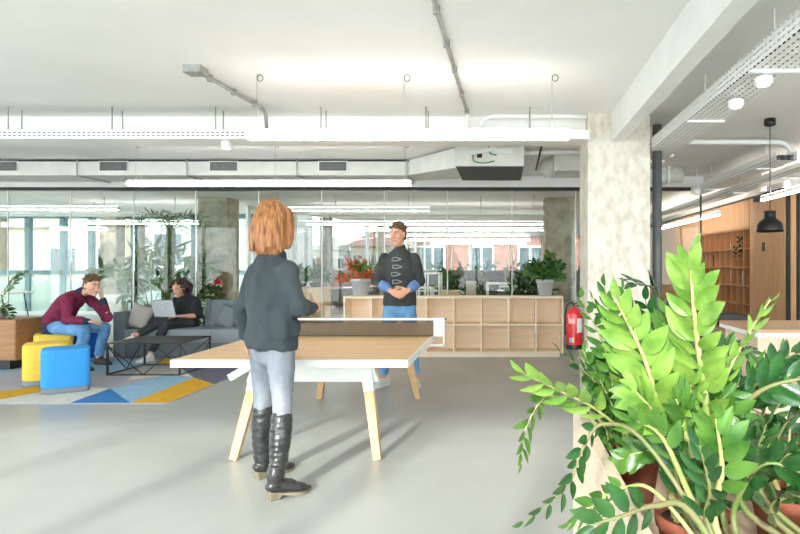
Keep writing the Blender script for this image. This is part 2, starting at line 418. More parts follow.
city_lab = ['pale flat building on the skyline left of the woman', 'cream block on the skyline behind the woman', 'pale building on the skyline right of the woman', 'cream house with clay hip roof behind the slim pillar',
            'low pink building below the skyline right of the slim pillar', 'low pale building below the skyline left of the slim pillar', 'pale tower on the skyline near the standing man', 'distant pale block far left on the skyline', 'distant cream house with hip roof on the skyline']
for (x0, x1, y, z, mk, rf), lb in zip(cityspec, city_lab):
    ws = []
    for k in range(3):
        ws.append((x0+(k+.5)*(x1-x0)/3, z-1.4, .9, 1.3))
    house(x0, x1, y, z, M[mk], lb, rf, ws)
house(-6.2, 9, 37, 9, M['pinkb'], 'pink brick building beyond the far office windows', wins=[(-4.6, 1.6, 1.6, 2.2), (-1.5, 1.6, 1.6, 2.2), (1.6, 1.6, 1.6, 2.2), (-1.5, 5, 1.6, 2.2), (-4.6, 5, 1.6, 2.2), (1.6, 5, 1.6, 2.2)], ledge=(3.3,))

# ------------------------------------------------------------------ ceiling services
def rod(b, x, y, z0, z1, r=.006): b.cyl((x, y, z0), (x, y, z1), r, seg=8)
# long slotted cable tray across
t = thing('cable_tray', 'long white slotted cable tray hung across the room at left', 'cable tray', (-4, 5.45, 2.53))
b = MB(); b.box((-9, 5.38, 2.535), (-2.2, 5.385, 2.615)); b.box((-9, 5.545, 2.535), (-2.2, 5.55, 2.615)); b.build('tray_side', M['trayx'], t)
MB().box((-9, 5.38, 2.530), (-2.2, 5.55, 2.535)).build('tray_floor', M['metalwhite'], t)
def dark_slot_fill(t, p0, p1, side, n=5):
    for k in range(n):
        o = V(side)*(k-(n-1)/2)*.034
        MB().tube([V(p0)+o, V(p1)+o], .016, seg=8, round_=False).build('cable', M['darkmetal'] if k % 2 else M['pipe'], t)  # dark runs added inside the tray so its slots look dark
dark_slot_fill(t, (-9, 5.465, 2.552), (-2.2, 5.465, 2.552), (0, 1, 0), 4); dark_slot_fill(t, (-9, 5.41, 2.585), (-2.2, 5.41, 2.585), (0, 1, 0), 1)
for px in (-95, 8.3, 112, 215.5):
    x = (px-505)*5.39/580
    for yy in (5.39, 5.54): rb = MB(); rod(rb, x, yy, 2.56, CZ); rb.build('hanger_rod', M['greymetal'], t)
sp = thing('ceiling_spotlight', 'small white drum spotlight under the slotted tray end', 'spotlight', (-2.62, 5.46, 2.47))
MB().lathe((-2.62, 5.46, 2.455), [(.045, 0), (.05, .01), (.05, .06), (.03, .075)]).build('housing', M['metalwhite'], sp)
MB().lathe((-2.62, 5.46, 2.452), [(.02, 0), (.036, 0), (.036, .006), (.02, .006)]).build('lens', M['lens'], sp)
# the tray continues as solid channel behind
t = thing('cable_channel', 'smooth white cable channel continuing from the slotted tray', 'cable channel', (-.7, 5.45, 2.53))
MB().box((-2.18, 5.38, 2.53), (.78, 5.55, 2.61)).bevel(.004).build('channel', M['metalwhite'], t)
for px in (321, 426, 530):
    x = (px-505)*5.39/580
    for yy in (5.39, 5.54): rb = MB(); rod(rb, x, yy, 2.60, CZ); rb.build('hanger_rod', M['greymetal'], t)
# hung linear lights
def linlight(x0, x1, y, z, label, m, wires, h=.06, group='hanging linear lights', up=True):
    t = thing('hanging_light', label, 'linear light', ((x0+x1)/2, y, z), group)
    MB().box((x0, y-.03, z), (x1, y+.03, z+h)).bevel(.004).build('housing', M['metalwhite'], t)
    MB().box((x0+.02, y-.025, z-.012), (x1-.02, y+.025, z+.001)).build('diffuser', m, t)
    if up: MB().box((x0+.02, y-.022, z+h-.001), (x1-.02, y+.022, z+h+.004)).build('fill_uplight', M['fillup'], t)  # added glowing strip that brightens the ceiling
    for x in wires:
        MB().cyl((x, y, z+h), (x, y, CZ), .0025, seg=6).build('wire', M['greymetal'], t)
        # coiled spare wire at the ceiling hook
        c = MB(); c.tube([V((x+.025+.022*math.cos(a), y, CZ-.03+.026*math.sin(a))) for a in [k*math.pi/8 for k in range(17)]], .003, seg=6, round_=False); c.build('wire_coil', M['darkmetal'], t)
    return t
def lx(px, D): return (px-505)*D/580
linlight(lx(246, 4.48), lx(571, 4.48), 4.48, 2.335, 'nearest white linear light hung in front of the pillar', M['ledw'], [lx(257, 4.48), lx(404, 4.48), lx(552, 4.48)], h=.065)
linlight(lx(127, 6.97), lx(412, 6.97), 6.97, 2.325, 'white linear light hung just before the glass partition', M['ledw'], [lx(136, 6.97), lx(275, 6.97), lx(405, 6.97)], h=.05)
far = [(-12, lx(119, 10.2), 10.2, 2.35, 'glowing linear light behind the far left glass panes'),
       (lx(80, 13.3), lx(236, 13.3), 13.3, 2.34, 'glowing linear light in front of the indoor palms'),
       (lx(262, 10.4), lx(430, 10.4), 10.4, 2.35, 'glowing linear light behind the glass above the woman'),
       (lx(306, 13.7), lx(544, 13.7), 13.7, 2.35, 'long glowing linear light above the oak cube shelf'),
       (lx(341, 15.9), lx(544, 15.9), 15.9, 2.35, 'second glowing linear light beyond the glass above the shelf'),
       (lx(375, 19), lx(530, 19), 19, 2.35, 'third glowing linear light beyond the glass above the shelf'),
       (lx(395, 22), lx(531, 22), 22, 2.35, 'fourth glowing linear light beyond the glass above the shelf'),
       (lx(430, 25), lx(527, 25), 25, 2.35, 'farthest glowing linear light by the end windows'),
       (lx(50, 15.5), lx(108, 15.5), 15.5, 2.34, 'short glowing linear light near the left facade')]
for x0, x1, y, z, lb in far: linlight(x0, x1, y, z, lb, M['led'], [x0+.3, x1-.3])
def yled(x, y0, y1, z, lb):
    t = thing('hanging_light', lb, 'linear light', (x, y0, z), 'hanging linear lights')
    MB().box((x-.03, y0, z), (x+.03, y1, z+.05)).build('housing', M['metalwhite'], t)
    MB().box((x-.028, y0+.01, z-.03), (x+.028, y1-.01, z+.001)).build('diffuser', M['led'], t)
    MB().box((x-.022, y0+.01, z+.049), (x+.022, y1-.01, z+.054)).build('fill_uplight', M['fillup2'], t)  # glow added on top to lift the dim right ceiling
    MB().box((x-.035, y1, z-.02), (x+.035, y1+.25, z+.05)).build('end_cap', M['black'], t)
    for y in (y0+.3, y1-.3): MB().cyl((x, y, z+.05), (x, y, CZ), .003, seg=6).build('wire', M['greymetal'], t)
yled(4.1, 7.0, 9.25, 2.42, 'glowing linear light beside the black pendant lamp')
yled(4.1, 11.1, 15.5, 2.36, 'glowing linear light above the oak bookshelf')
# duct with grilles
t = thing('air_duct', 'long white rectangular air duct with grilles along the bulkhead', 'air duct', (-6, 8.4, 2.61))
MB().box((-14, 8.0, 2.605), (lx(409, 8.0), 8.6, 2.795)).bevel(.006).build('duct_body', M['duct'], t)
MB().box((-14, 8.01, 2.795), (lx(409, 8.0), 8.6, 2.815)).build('gap_shade', M['black'], t)  # black strip stands in for the shade between duct and ceiling
for px in (4, 114, 224, 333):
    x = lx(px, 8.0); f = MB(); f.box((x-.2, 7.985, 2.655), (x+.2, 8.0, 2.80)); f = f.build('grille', M['metalwhite'], t)
    g = MB(); g.mi = 0; g.box((x-.185, 7.981, 2.667), (x+.185, 7.986, 2.788)); g = g.build('grille_back', M['darkmetal'], f)
    q = MB()
    for k in range(25): q.box((x-.183+k*.0152, 7.974, 2.667), (x-.183+k*.0152+.007, 7.981, 2.788))
    for k in range(5): q.box((x-.185, 7.976, 2.685+k*.022), (x+.185, 7.980, 2.690+k*.022))
    q.build('grille_slats', M['grille'], f)
for px in (77, 187, 297, 407):
    x = lx(px, 7.95); s = MB(); s.bar((x, 7.95, CZ-.012), (x, 7.95, 2.585), .012, .02); s.bar((x, 7.94, 2.592), (x, 8.62, 2.592), .03, .014); s.build('support_bracket', M['greymetal'], t)
# transition and AC unit
t = thing('air_conditioner', 'grey ceiling air conditioning unit with open wiring at duct end', 'air conditioner', (-.2, 7.3, 2.5))
b = MB(); x0, x1 = lx(455, 6.8), lx(524, 6.8)
b.box((x0, 6.8, 2.525), (x1, 7.9, 2.79)); b.bevel(.005); b.build('casing', M['duct'], t)
MB().box((x0+.01, 6.83, 2.515), (x1-.01, 7.88, 2.526)).build('bottom_panel', M['darkmetal'], t)
b = MB(); xa = lx(409, 8.0)
b.hexa([(xa, 8.0, 2.61), (x0, 7.0, 2.54), (x0, 7.85, 2.54), (xa, 8.55, 2.61), (xa, 8.0, 2.82), (x0, 7.0, 2.78), (x0, 7.85, 2.78), (xa, 8.55, 2.82)]); b.build('transition_duct', M['duct'], t)
MB().box((lx(493, 6.79), 6.76, 2.66), (lx(513, 6.79), 6.8, 2.72)).build('control_box', M['metalwhite'], t)
MB().box((lx(477, 6.79), 6.785, 2.62), (lx(482, 6.79), 6.8, 2.70)).build('terminal_block', M['black'], t)
wm = mat('green_wire', rgb(70, 140, 80)); wb = MB()
wb.tube(catmull([P(473, 153, 6.78), P(474, 161, 6.76), P(484, 163, 6.76), P(494, 161, 6.77)], 16), .008, seg=6)
wb.tube(catmull([P(488, 145, 6.78), P(490, 153, 6.76), P(496, 155, 6.77)], 12), .008, seg=6); wb.build('wiring', wm, t)
MB().bar(P(470, 153.5, 6.76), P(496, 148.5, 6.76), .04, .04).build('trunking', M['metalwhite'], t)
# rounded flexible duct bits near pillar
def ductbit(x0, x1, y, lb):
    t = thing('duct_outlet', lb, 'duct', ((x0+x1)/2, y, 2.5))
    b = MB(); xm = x1; b.box((x0, y, 2.57), (x1, y+.6, 2.77))
    b.build('duct_box', M['duct'], t)
    r = .12; MB().tube([(x0-.14, y+.35, 2.57), (x0-.08, y+.35, 2.68), (x0+.02, y+.35, 2.69), (x1, y+.35, 2.69)], [.09, .12, .13, .13], seg=20, round_=False).build('elbow', M['duct'], t)
    MB().box((x0-.02, y-.01, 2.56), (x0+.005, y+.61, 2.80)).build('strap', M['metalwhite'], t)
    MB().box((x0+.02, y+.05, 2.77), (x1-.02, y+.55, CZ)).build('gap_shade', M['black'], t)  # black block in place of the shade over the outlet
ductbit(lx(556, 7.4), lx(584, 7.4)+.25, 7.4, 'rounded white duct outlet left of the concrete pillar')
t = thing('duct_outlet', 'rounded white duct end right of the black pipe', 'duct', (2.1, 8.5, 2.55))
b = MB(); b.tube([(lx(640, 8.5), 8.7, 2.73), (lx(686, 8.5), 8.7, 2.73)], [.125, .125], seg=24, round_=False); b.build('drum', M['duct'], t)
MB().box((lx(669, 8.5), 8.56, 2.59), (lx(671, 8.5), 8.84, CZ)).build('strap', M['metalwhite'], t)
# wall box where the bulkhead ends
# conduits
def pipe(name, lb, cat, pts, r, m, clips=()):
    t = thing('ceiling_'+name if name != 'drain_pipe' else name, lb, cat, pts[0])
    MB().tube(pts, r, seg=10, round_=False).build('pipe_run', m, t)
    for c in clips:
        MB().tube([V(c)+V((0, 0, -r*1.6)), V(c)+V((0, 0, r*1.2))], r*1.35, seg=10, round_=False).build('clip', M['greymetal'], t)
    return t
cz = CZ-.025
t = pipe('conduit', 'thin grey conduit running from a junction box to the channel', 'conduit', [(-2.3, 4.35, cz), (-2.24, 5.36, cz), (-2.235, 5.42, cz-.04), (-2.235, 5.44, 2.62)], .016, M['greymetal'], [(-2.29, 4.5, cz), (-2.27, 4.85, cz), (-2.25, 5.2, cz)])
b = MB(); b.box((-2.37, 4.26, CZ-.055), (-2.24, 4.38, CZ)); b.bevel(.006); b.build('junction_box', M['greymetal'], t)
pipe('conduit', 'thin grey conduit along the bare ceiling centre', 'conduit', [(-.415, 1.2, cz), (-.36, 5.5, cz)], .016, M['greymetal'], [(-.39, 3.3, cz), (-.383, 3.8, cz), (-.376, 4.3, cz), (-.368, 4.9, cz), (-.36, 5.45, cz)])
pipe('conduit', 'white conduit bending above the channel left of the pillar', 'conduit', catmull([(lx(479, 5.6), 5.6, 2.58), (lx(480, 5.6), 5.6, 2.68), (lx(484, 5.6), 5.6, 2.76), (lx(492, 5.6), 5.6, 2.79), (lx(515, 5.6), 5.6, 2.792), (.79, 5.6, 2.792)], 24), .022, M['metalwhite'])
pipe('conduit', 'short white riser pipe left of the bent conduit', 'conduit', [(lx(467, 5.6), 5.6, 2.6), (lx(467, 5.6), 5.6, CZ)], .022, M['metalwhite'])
pipe('refrigerant_pipe', 'insulated white pipe from the air conditioner to the pillar', 'pipe', [(lx(495, 7.0), 7.0, 2.71), (.5, 7.0, 2.72), (1.6, 7.0, 2.74)], .03, M['metalwhite'])
pipe('refrigerant_pipe', 'short black strut between air conditioner and duct outlet', 'pipe', [P(543, 140, 6.4), P(536, 170, 7.4)], .012, M['black'])
pipe('conduit', 'white conduit crossing above the right tray with a bend', 'conduit', catmull([(1.45, 6.6, 2.76), (2.3, 6.6, 2.76), (3.0, 6.6, 2.76), (3.17, 6.6, 2.74), (3.25, 6.6, 2.66), (3.26, 6.6, 2.55)], 30), .03, M['metalwhite'])
pipe('conduit', 'grey conduit bend behind the pillar top at right', 'conduit', catmull([(1.2, 6.4, 2.76), (1.6, 6.4, 2.76), (1.78, 6.4, 2.70), (1.84, 6.4, 2.55)], 20), .03, M['metalwhite'])
pipe('drain_pipe', 'dark grey vertical drain pipe beside the concrete pillar', 'pipe', [(1.50, 5.72, 0), (1.50, 5.72, 2.74)], .047, M['pipe'], ())
# right-hand trays along depth
def ytray(x, w, y0, y1, z, lb, rods, wires=False, sh=.11):
    t = thing('cable_tray', lb, 'cable tray', (x, y0, z))
    b = MB(); b.box((x, y0, z-.003), (x+w, y1, z)); b.build('tray_floor', M['trayy'], t)
    b = MB(); b.box((x-.003, y0, z), (x, y1, z+sh)); b.box((x+w, y0, z), (x+w+.003, y1, z+sh)); b.build('tray_side', M['trayz'], t)
    dark_slot_fill(t, (x+w/2, y0+.02, z+.017), (x+w/2, y1-.02, z+.017), (1, 0, 0), int(w/.034)-1); dark_slot_fill(t, (x+w/2, y0+.02, z+.05), (x+w/2, y1-.02, z+.05), (1, 0, 0), int(w/.034)-1)
    for y in rods:
        r = MB(); rod(r, x+w/2, y, z-.012, CZ, .007); r.bar((x-.01, y, z-.012), (x+w+.01, y, z-.012), .03, .016); r.build('hanger_rod', M['metalwhite'], t)
    return t
ytray(1.42, .27, 1.2, 8.4, 2.48, 'wide white slotted tray running along the right ceiling', (2.3, 3.35, 4.5, 6.2, 7.6))
ytray(2.95, .22, 6.3, 9.2, 2.50, 'white slotted tray beside the pendant lamp', (6.8, 8.6))
ytray(3.55, .2, 5.8, 15, 2.50, 'white slotted tray in front of the oak slat wall', (7.5, 9, 11))
t = thing('cable_tray', 'far white slotted tray crossing behind the glass above the shelf', 'cable tray', (-1.5, 11.9, 2.42))
MB().box((-4, 11.9, 2.42), (.8, 11.905, 2.50)).build('tray_side', M['trayx'], t); MB().box((-4, 11.9, 2.415), (.8, 12.1, 2.42)).build('tray_floor', M['metalwhite'], t)
for x in (-3.5, -2, -.5, .6): MB().cyl((x, 12, 2.42), (x, 12, CZ), .006, seg=6).build('hanger_rod', M['greymetal'], t)
t = thing('cable_tray', 'far white slotted tray crossing behind the left glass', 'cable tray', (-9, 12.2, 2.42))
MB().box((-11, 12.2, 2.42), (-6.7, 12.205, 2.50)).build('tray_side', M['trayx'], t); MB().box((-11, 12.2, 2.415), (-6.7, 12.35, 2.42)).build('tray_floor', M['metalwhite'], t)
for x in (-10.5, -8.5, -7): MB().cyl((x, 12.3, 2.42), (x, 12.3, CZ), .006, seg=6).build('hanger_rod', M['greymetal'], t)
def drum(x, y, z, lb, r=.052, h=.055):
    t = thing('ceiling_spotlight', lb, 'spotlight', (x, y, z))
    MB().lathe((x, y, z-h), [(r*.86, 0), (r, .01), (r, h-.012), (r*.5, h)]).build('housing', M['metalwhite'], t)
    b = MB(); b.lathe((x, y, z-h-.004), [(r*.3, 0), (r*.7, 0), (r*.7, .005), (r*.3, .005)]); b.build('lens', M['lens'], t)
drum(1.545, 3.88, 2.465, 'white drum spotlight under the right tray, farther from the viewer')
drum(1.52, 3.41, 2.465, 'white drum spotlight under the right tray, nearer the viewer')
for px, py, D, lb in ((697, 191, 8.6, 'first small white spotlight near the glass end post'), (763, 187, 8.8, 'small white spotlight left of the pendant cable'), (786, 183, 8.4, 'white tube spotlight by the dark slat corner')):
    p = P(px, py, D); t = thing('ceiling_spotlight', lb, 'spotlight', p)
    MB().cyl(p-V((0, 0, .06)), p+V((0, 0, .05)), .05).build('housing', M['metalwhite'], t); MB().cyl(p+V((0, 0, .05)), (p.x, p.y, CZ), .008, seg=8).build('stem', M['metalwhite'], t)
# pendant lamp
D = 5.84; x = lx(770, D); zr = P(0, 232, D).z
t = thing('pendant_lamp', 'black bell-shaped pendant lamp hung over the counter', 'pendant lamp', (x, D, zr))
MB().lathe((x, D, zr), [(.112, .012), (.124, 0), (.126, .02), (.122, .07), (.106, .10), (.072, .125), (.056, .14), (.054, .19), (.058, .193), (.056, .21), (.03, .215), (.025, .205), (.045, .14), (.1, .09), (.112, .02)], seg=36, close=False).build('lamp_shade', M['black'], t)
MB().lathe((x, D, zr+.05), [(.01, .10), (.03, .09), (.04, .05), (.035, .01), (.01, 0)]).build('bulb', M['led'], t)
MB().cyl((x, D, zr+.21), (x, D, CZ-.06), .004, seg=8).build('cord', M['black'], t)
MB().lathe((x, D, CZ-.065), [(.05, 0), (.055, .005), (.055, .065), (.01, .065)]).build('ceiling_rose', M['black'], t)
linlight(-3.6, -1.2, 1.9, 2.335, 'added unseen linear light above and left of the viewer, brightening the room', M['ledw'], [-3.3, -1.5]); linlight(1.4, 3.6, 1.9, 2.335, 'added unseen linear light above the planter, brightening the room', M['ledw'], [1.7, 3.3])  # out-of-view lights added to brighten the near room and ceiling
# ------------------------------------------------------------------ ping-pong table
TX0, TX1, TY0, TY1, TZ = -2.149, -.622, 3.72, 6.20, .745
tt = thing('ping_pong_table', 'pale oak ping-pong table with white edge between the two players', 'ping-pong table', ((TX0+TX1)/2, 4.96, 0))
b = MB(); b.box((TX0+.012, TY0+.012, TZ-.02), (-1.4875, TY1-.012, TZ)); b.box((-1.4845, TY0+.012, TZ-.02), (TX1-.012, TY1-.012, TZ))
b.build('tabletop', wood('table_oak', rgb(228, 190, 142), rgb(214, 172, 124), 0, s=1.6, rough=.45), tt)
b = MB(); b.box((TX0, TY0, TZ-.05), (TX1, TY0+.02, TZ-.002)); b.box((TX0, TY1-.02, TZ-.05), (TX1, TY1, TZ-.002))
b.box((TX0, TY0+.02, TZ-.05), (TX0+.02, TY1-.02, TZ-.002)); b.box((TX1-.02, TY0+.02, TZ-.05), (TX1, TY1-.02, TZ-.002)); b.box((TX0+.02, TY0+.02, TZ-.05), (TX1-.02, TY1-.02, TZ-.021))
b.build('table_edge', M['metalwhite'], tt)
def apron(y):
    b = MB(); b.hexa([(-1.86, y-.03, .515), (-.91, y-.03, .515), (-.91, y+.03, .515), (-1.86, y+.03, .515), (-1.80, y-.03, .696), (-.97, y-.03, .696), (-.97, y+.03, .696), (-1.80, y+.03, .696)])
    return b.build('apron', M['metalwhite'], tt)
apron(4.2); apron(5.74)
MB().box((-1.43, 4.2, .56), (-1.34, 5.74, .69)).build('centre_beam', M['metalwhite'], tt)
for sx in (-1, 1):
    for y0, y1 in ((4.2, 4.03), (5.74, 5.90)):
        top = V((-1.385+sx*.375, y0, .695)); bot = V((-1.385+sx*.50, y1, 0)); mid = top.lerp(bot, .34)
        lg = MB().bar(mid, bot, .068, .058, up=(0, 1, 0), w1=.052, h1=.046).bevel(.004).build('leg', M['oakz'], tt)
        MB().bar(top, mid+(bot-top)*.01, .085, .075, up=(0, 1, 0), w1=.072, h1=.062).bevel(.004).build('leg_socket', M['metalwhite'], lg)
# diagonal white braces that splay from the sockets to the long edges
b = MB(); b.bar((-1.78, 4.13, .655), (-1.95, 4.13, .555), .05, .075, up=(0, 1, 0)); b.build('brace', M['metalwhite'], tt)
# net
netm, N, L, bb = nt('net_mesh')
bb.inputs['Base Color'].default_value = rgb(52, 48, 44); bb.inputs['Roughness'].default_value = .8
tp = N.new('ShaderNodeBsdfTransparent'); mx = N.new('ShaderNodeMixShader'); tc = N.new('ShaderNodeTexCoord'); sp = N.new('ShaderNodeSeparateXYZ'); L.new(tc.outputs['Object'], sp.inputs[0])
def grid_mask(sock):
    a = N.new('ShaderNodeMath'); a.operation = 'PINGPONG'; a.inputs[1].default_value = .0045; L.new(sock, a.inputs[0])
    c = N.new('ShaderNodeMath'); c.operation = 'LESS_THAN'; c.inputs[1].default_value = .0016; L.new(a.outputs[0], c.inputs[0]); return c.outputs[0]
mxx = N.new('ShaderNodeMath'); mxx.operation = 'MAXIMUM'; L.new(grid_mask(sp.outputs[0]), mxx.inputs[0]); L.new(grid_mask(sp.outputs[2]), mxx.inputs[1])
L.new(mxx.outputs[0], mx.inputs[0]); L.new(tp.outputs[0], mx.inputs[1]); L.new(bb.outputs[0], mx.inputs[2]); L.new(mx.outputs[0], N['Material Output'].inputs['Surface'])
NY = 4.96
net = thing('table_tennis_net', 'dark table tennis net with white top band across the table', 'net', (-1.385, NY, TZ))
MB().box((-2.22, NY-.002, TZ+.005), (-.56, NY+.002, TZ+.142)).build('net_mesh', netm, net)
MB().box((-2.24, NY-.006, TZ+.14), (-.54, NY+.006, TZ+.158)).build('top_band', M['white'], net)
MB().tube([(-2.22, NY, TZ+.006), (-.57, NY, TZ+.006)], .004, seg=6).build('bottom_cord', M['black'], net)
for sx, n in ((-1, 0), (1, 1)):
    xo = -1.385+sx*.868; xi = -1.385+sx*.775
    b = MB(); a0, a1 = min(xo, xi), max(xo, xi)
    b.box((a0, NY-.012, TZ+.004), (a1, NY+.012, TZ+.16))
    xe = xo-sx*.012
    b.box((min(xo, xe), NY-.012, TZ-.075), (max(xo, xe), NY+.012, TZ+.004)); xq = -1.385+sx*.70
    b.box((min(xo, xq), NY-.012, TZ-.08), (max(xo, xq), NY+.012, TZ-.066))
    br = b.build('bracket', M['metalwhite'], net)
    MB().cyl((xo, NY, TZ+.15), (xo+sx*.014, NY, TZ+.15), .008, seg=10).build('tension_knob', M['black'], br)

# ------------------------------------------------------------------ oak cube shelf
sh = thing('cube_shelf', 'long low pale oak shelf of open cubes before the glass', 'shelf', (-.76, 8.8, 0))
SX0, SXN, SY0, SY1, ST = -2.395, .867, 8.6, 9.0, .903; cw = (SXN-SX0)/8; tk = .022
MB().box((SX0, SY0, ST-.028), (SXN, SY1, ST)).bevel(.002).build('top_board', M['plyx'], sh)
MB().box((SX0, SY0, .06), (SXN, SY1, .085)).build('bottom_board', M['plyx'], sh)
MB().box((SX0+tk, SY0+.004, .470), (SXN-tk, SY1-.02, .492)).build('middle_board', M['plyx'], sh)
MB().box((SX0, SY1-.014, .085), (SXN, SY1, ST-.028)).build('back_panel', M['plyx'], sh)
MB().box((SX0+.03, SY0+.035, 0), (SXN-.05, SY1-.03, .06)).build('plinth', M['plyx'], sh)
for k in range(9):
    x = SX0+k*cw; x0 = min(max(x-tk/2, SX0), SXN-tk)
    MB().box((x0, SY0+.002, .085), (x0+tk, SY1-.014, ST-.028)).build('divider' if 0 < k < 8 else 'side_panel', M['ply'], sh)

# ------------------------------------------------------------------ rug
RX0, RX1, RY0, RY1 = -7.6, -3.30, 5.67, 8.58
def rugm(n, c): return mat('rug_'+n, c, tuple(x*.86 for x in c[:3])+(1,), rough=.95, scale=(26, 9, 20), bump=.5, bscale=(160, 160, 160))
rc = {'lilac': rgb(182, 184, 196), 'cream': rgb(228, 222, 210), 'yellow': rgb(226, 172, 36), 'blue': rgb(46, 122, 188), 'light': rgb(150, 190, 218), 'slate': rgb(104, 106, 124)}
rk = list(rc); b = MB(); b.prism([(RX0, RY0), (RX1, RY0), (RX1, RY1), (RX0, RY1)], 0, .012)
pats = [('cream', [(-70, 404), (66, 404), (110, 388.5), (75, 386)]), ('yellow', [(-70, 403), (0, 391), (62, 383), (62, 388), (0, 399.5), (-50, 404)]),
        ('blue', [(66, 404), (110, 388.5), (127, 404)]), ('light', [(110, 388.5), (127, 404), (194, 377.5), (172, 374.5)]),
        ('yellow', [(127, 404), (168.5, 404), (214, 384), (194, 377.5)]), ('slate', [(194, 377.5), (214, 384), (247, 370), (205, 360), (180, 367)]),
        ('cream', [(142, 366), (180, 367), (192, 377), (172, 374.5), (128, 380)]), ('light', [(60, 374), (95, 360), (160, 358.2), (140, 366), (112, 372)]),
        ('yellow', [(155, 361.5), (170, 358), (188, 362), (170, 365.5)]), ('light', [(-60, 380), (10, 372), (60, 360), (0, 362)])]
for i, (c, pl) in enumerate(pats):
    b.mi = rk.index(c); pp = []
    for px, py in pl:
        q = FL(px, py, .0125); q.x = min(max(q.x, RX0), RX1); q.y = min(max(q.y, RY0), RY1); pp.append(q)
    b.prism([(q.x, q.y) for q in pp], .0115, .0126+i*.00012)
ro = b.build('rug', [rugm(k, rc[k]) for k in rk]); tag(ro, 'geometric patchwork rug in yellow, blue and grey under the lounge furniture', 'rug')

# ------------------------------------------------------------------ poufs
def pouf(c, w, h, rot, m, lb, z0=.013):
    t = thing('pouf', lb, 'pouf', (c[0], c[1], z0), 'upholstered poufs')
    def outline(s):
        pts = []
        cor = [(-.5, -.5, .28), (.5, -.5, .12), (.5, .5, .2), (-.5, .5, .3)]
        for i, (cx, cy, r) in enumerate(cor):
            sx, sy = (1 if cx > 0 else -1), (1 if cy > 0 else -1); ox, oy = cx-sx*r, cy-sy*r
            a0 = {(-1, -1): math.pi, (1, -1): 1.5*math.pi, (1, 1): 0, (-1, 1): .5*math.pi}[(sx, sy)]
            for k in range(9):
                a = a0+k*math.pi/16; x, y = (ox+r*math.cos(a))*w*s, (oy+r*math.sin(a))*w*s
                pts.append((c[0]+x*math.cos(rot)-y*math.sin(rot), c[1]+x*math.sin(rot)+y*math.cos(rot)))
        return pts
    def stack(levels):
        b = MB(); rings = [[b.bm.verts.new((p[0], p[1], z)) for p in outline(s)] for s, z in levels]; n = len(rings[0])
        for a, q in zip(rings, rings[1:]):
            for k in range(n): b.face([a[k], a[(k+1) % n], q[(k+1) % n], q[k]], True)
        b.face(rings[0][::-1]); b.face(rings[-1]); return b
    stack([(.985, z0+.06), (1, z0+.07), (1, z0+h-.03), (.99, z0+h-.012), (.965, z0+h-.002), (.93, z0+h+.003), (.5, z0+h+.008)]).build('cushion_body', m, t)
    stack([(.975, z0), (.985, z0+.004), (.985, z0+.062)]).build('base_band', mat('pouf_base', rgb(130, 142, 150), rough=.8), t)
def fab(n, c, k=.85): return mat('fabric_'+n, c, tuple(x*k for x in c[:3])+(1,), rough=.95, scale=(60, 60, 60), bump=.3, bscale=(220, 220, 220))
M['fyel'] = fab('yellow', rgb(255, 218, 92)); M['fblu'] = fab('blue', rgb(66, 166, 244)); M['fnav'] = fab('deep_blue', rgb(28, 92, 190))
pouf((-4.745, 6.27), .425, .455, .62, M['fblu'], 'blue pouf nearest the viewer on the rug')
pouf((-5.26, 6.66), .425, .455, .60, M['fyel'], 'yellow pouf partly behind the front blue pouf')
pouf((-6.05, 7.78), .42, .44, .6, M['fyel'], 'yellow pouf the man in the maroon sweater sits on')
pouf((-5.93, 8.22), .40, .43, .6, M['fnav'], 'deep blue pouf behind the seated man and his legs')

# ------------------------------------------------------------------ coffee table
ct = thing('coffee_table', 'low black wire-frame coffee table on the rug', 'coffee table', (-4.43, 7.47, .013))
cx0, cx1, cy0, cy1, cz0, cz1 = -4.88, -3.98, 7.10, 7.85, .02, .41
MB().box((cx0, cy0, cz1-.012), (cx1, cy1, cz1)).bevel(.002).build('table_top', M['darkmetal'], ct)
for x in (cx0+.008, cx1-.008):
    for y in (cy0+.008, cy1-.008): MB().box((x-.01, y-.01, .0135), (x+.01, y+.01, cz1-.01)).build('leg', M['darkmetal'], ct)
b = MB(); r = .009; q = [V((cx0, cy0, .02)), V((cx1, cy0, .02)), V((cx1, cy1, .02)), V((cx0, cy1, .02))]
for i in range(4): b.cyl(q[i], q[(i+1) % 4], r, seg=8)
b.build('base_frame', M['darkmetal'], ct)
for i in range(4):
    a, c = q[i], q[(i+1) % 4]; u = V((0, 0, cz1-.04)); w = MB()
    w.cyl(a+u, a.lerp(c, .5), .0065, seg=8); w.cyl(a.lerp(c, .5), c+u, .0065, seg=8)
    w.build('zigzag_brace', M['darkmetal'], ct)

# ------------------------------------------------------------------ sofa
M['sofa'] = fab('sofa_grey', rgb(120, 130, 136), .82); M['sofad'] = fab('sofa_seat', rgb(146, 155, 160), .84)
sf = thing('sofa', 'grey fabric sofa where the curly haired woman sits', 'sofa', (-4.6, 8.9, 0))
sx0, sx1, sy0, sy1 = -5.70, -3.35, 8.45, 9.33
def cush(a, c, bev=.05, seg=4): return MB().box(a, c).bevel(bev, seg)
cush((sx0, sy0+.02, .03), (sx1, sy1, .26), .02).build('base', M['sofa'], sf)
cush((sx0-.0, sy0-.01, .03), (sx0+.17, sy1, .68), .035).build('armrest', M['sofa'], sf)
cush((sx1-.17, sy0-.01, .03), (sx1, sy1, .68), .035).build('armrest', M['sofa'], sf)
cush((sx0, sy1-.18, .2), (sx1, sy1, .74), .035).build('back_frame', M['sofa'], sf)
mid = -4.28
cush((sx0+.175, sy0-.03, .24), (mid-.004, sy1-.25, .43), .045).build('seat_cushion', M['sofad'], sf)
cush((mid+.004, sy0-.03, .24), (sx1-.175, sy1-.25, .43), .045).build('seat_cushion', M['sofad'], sf)
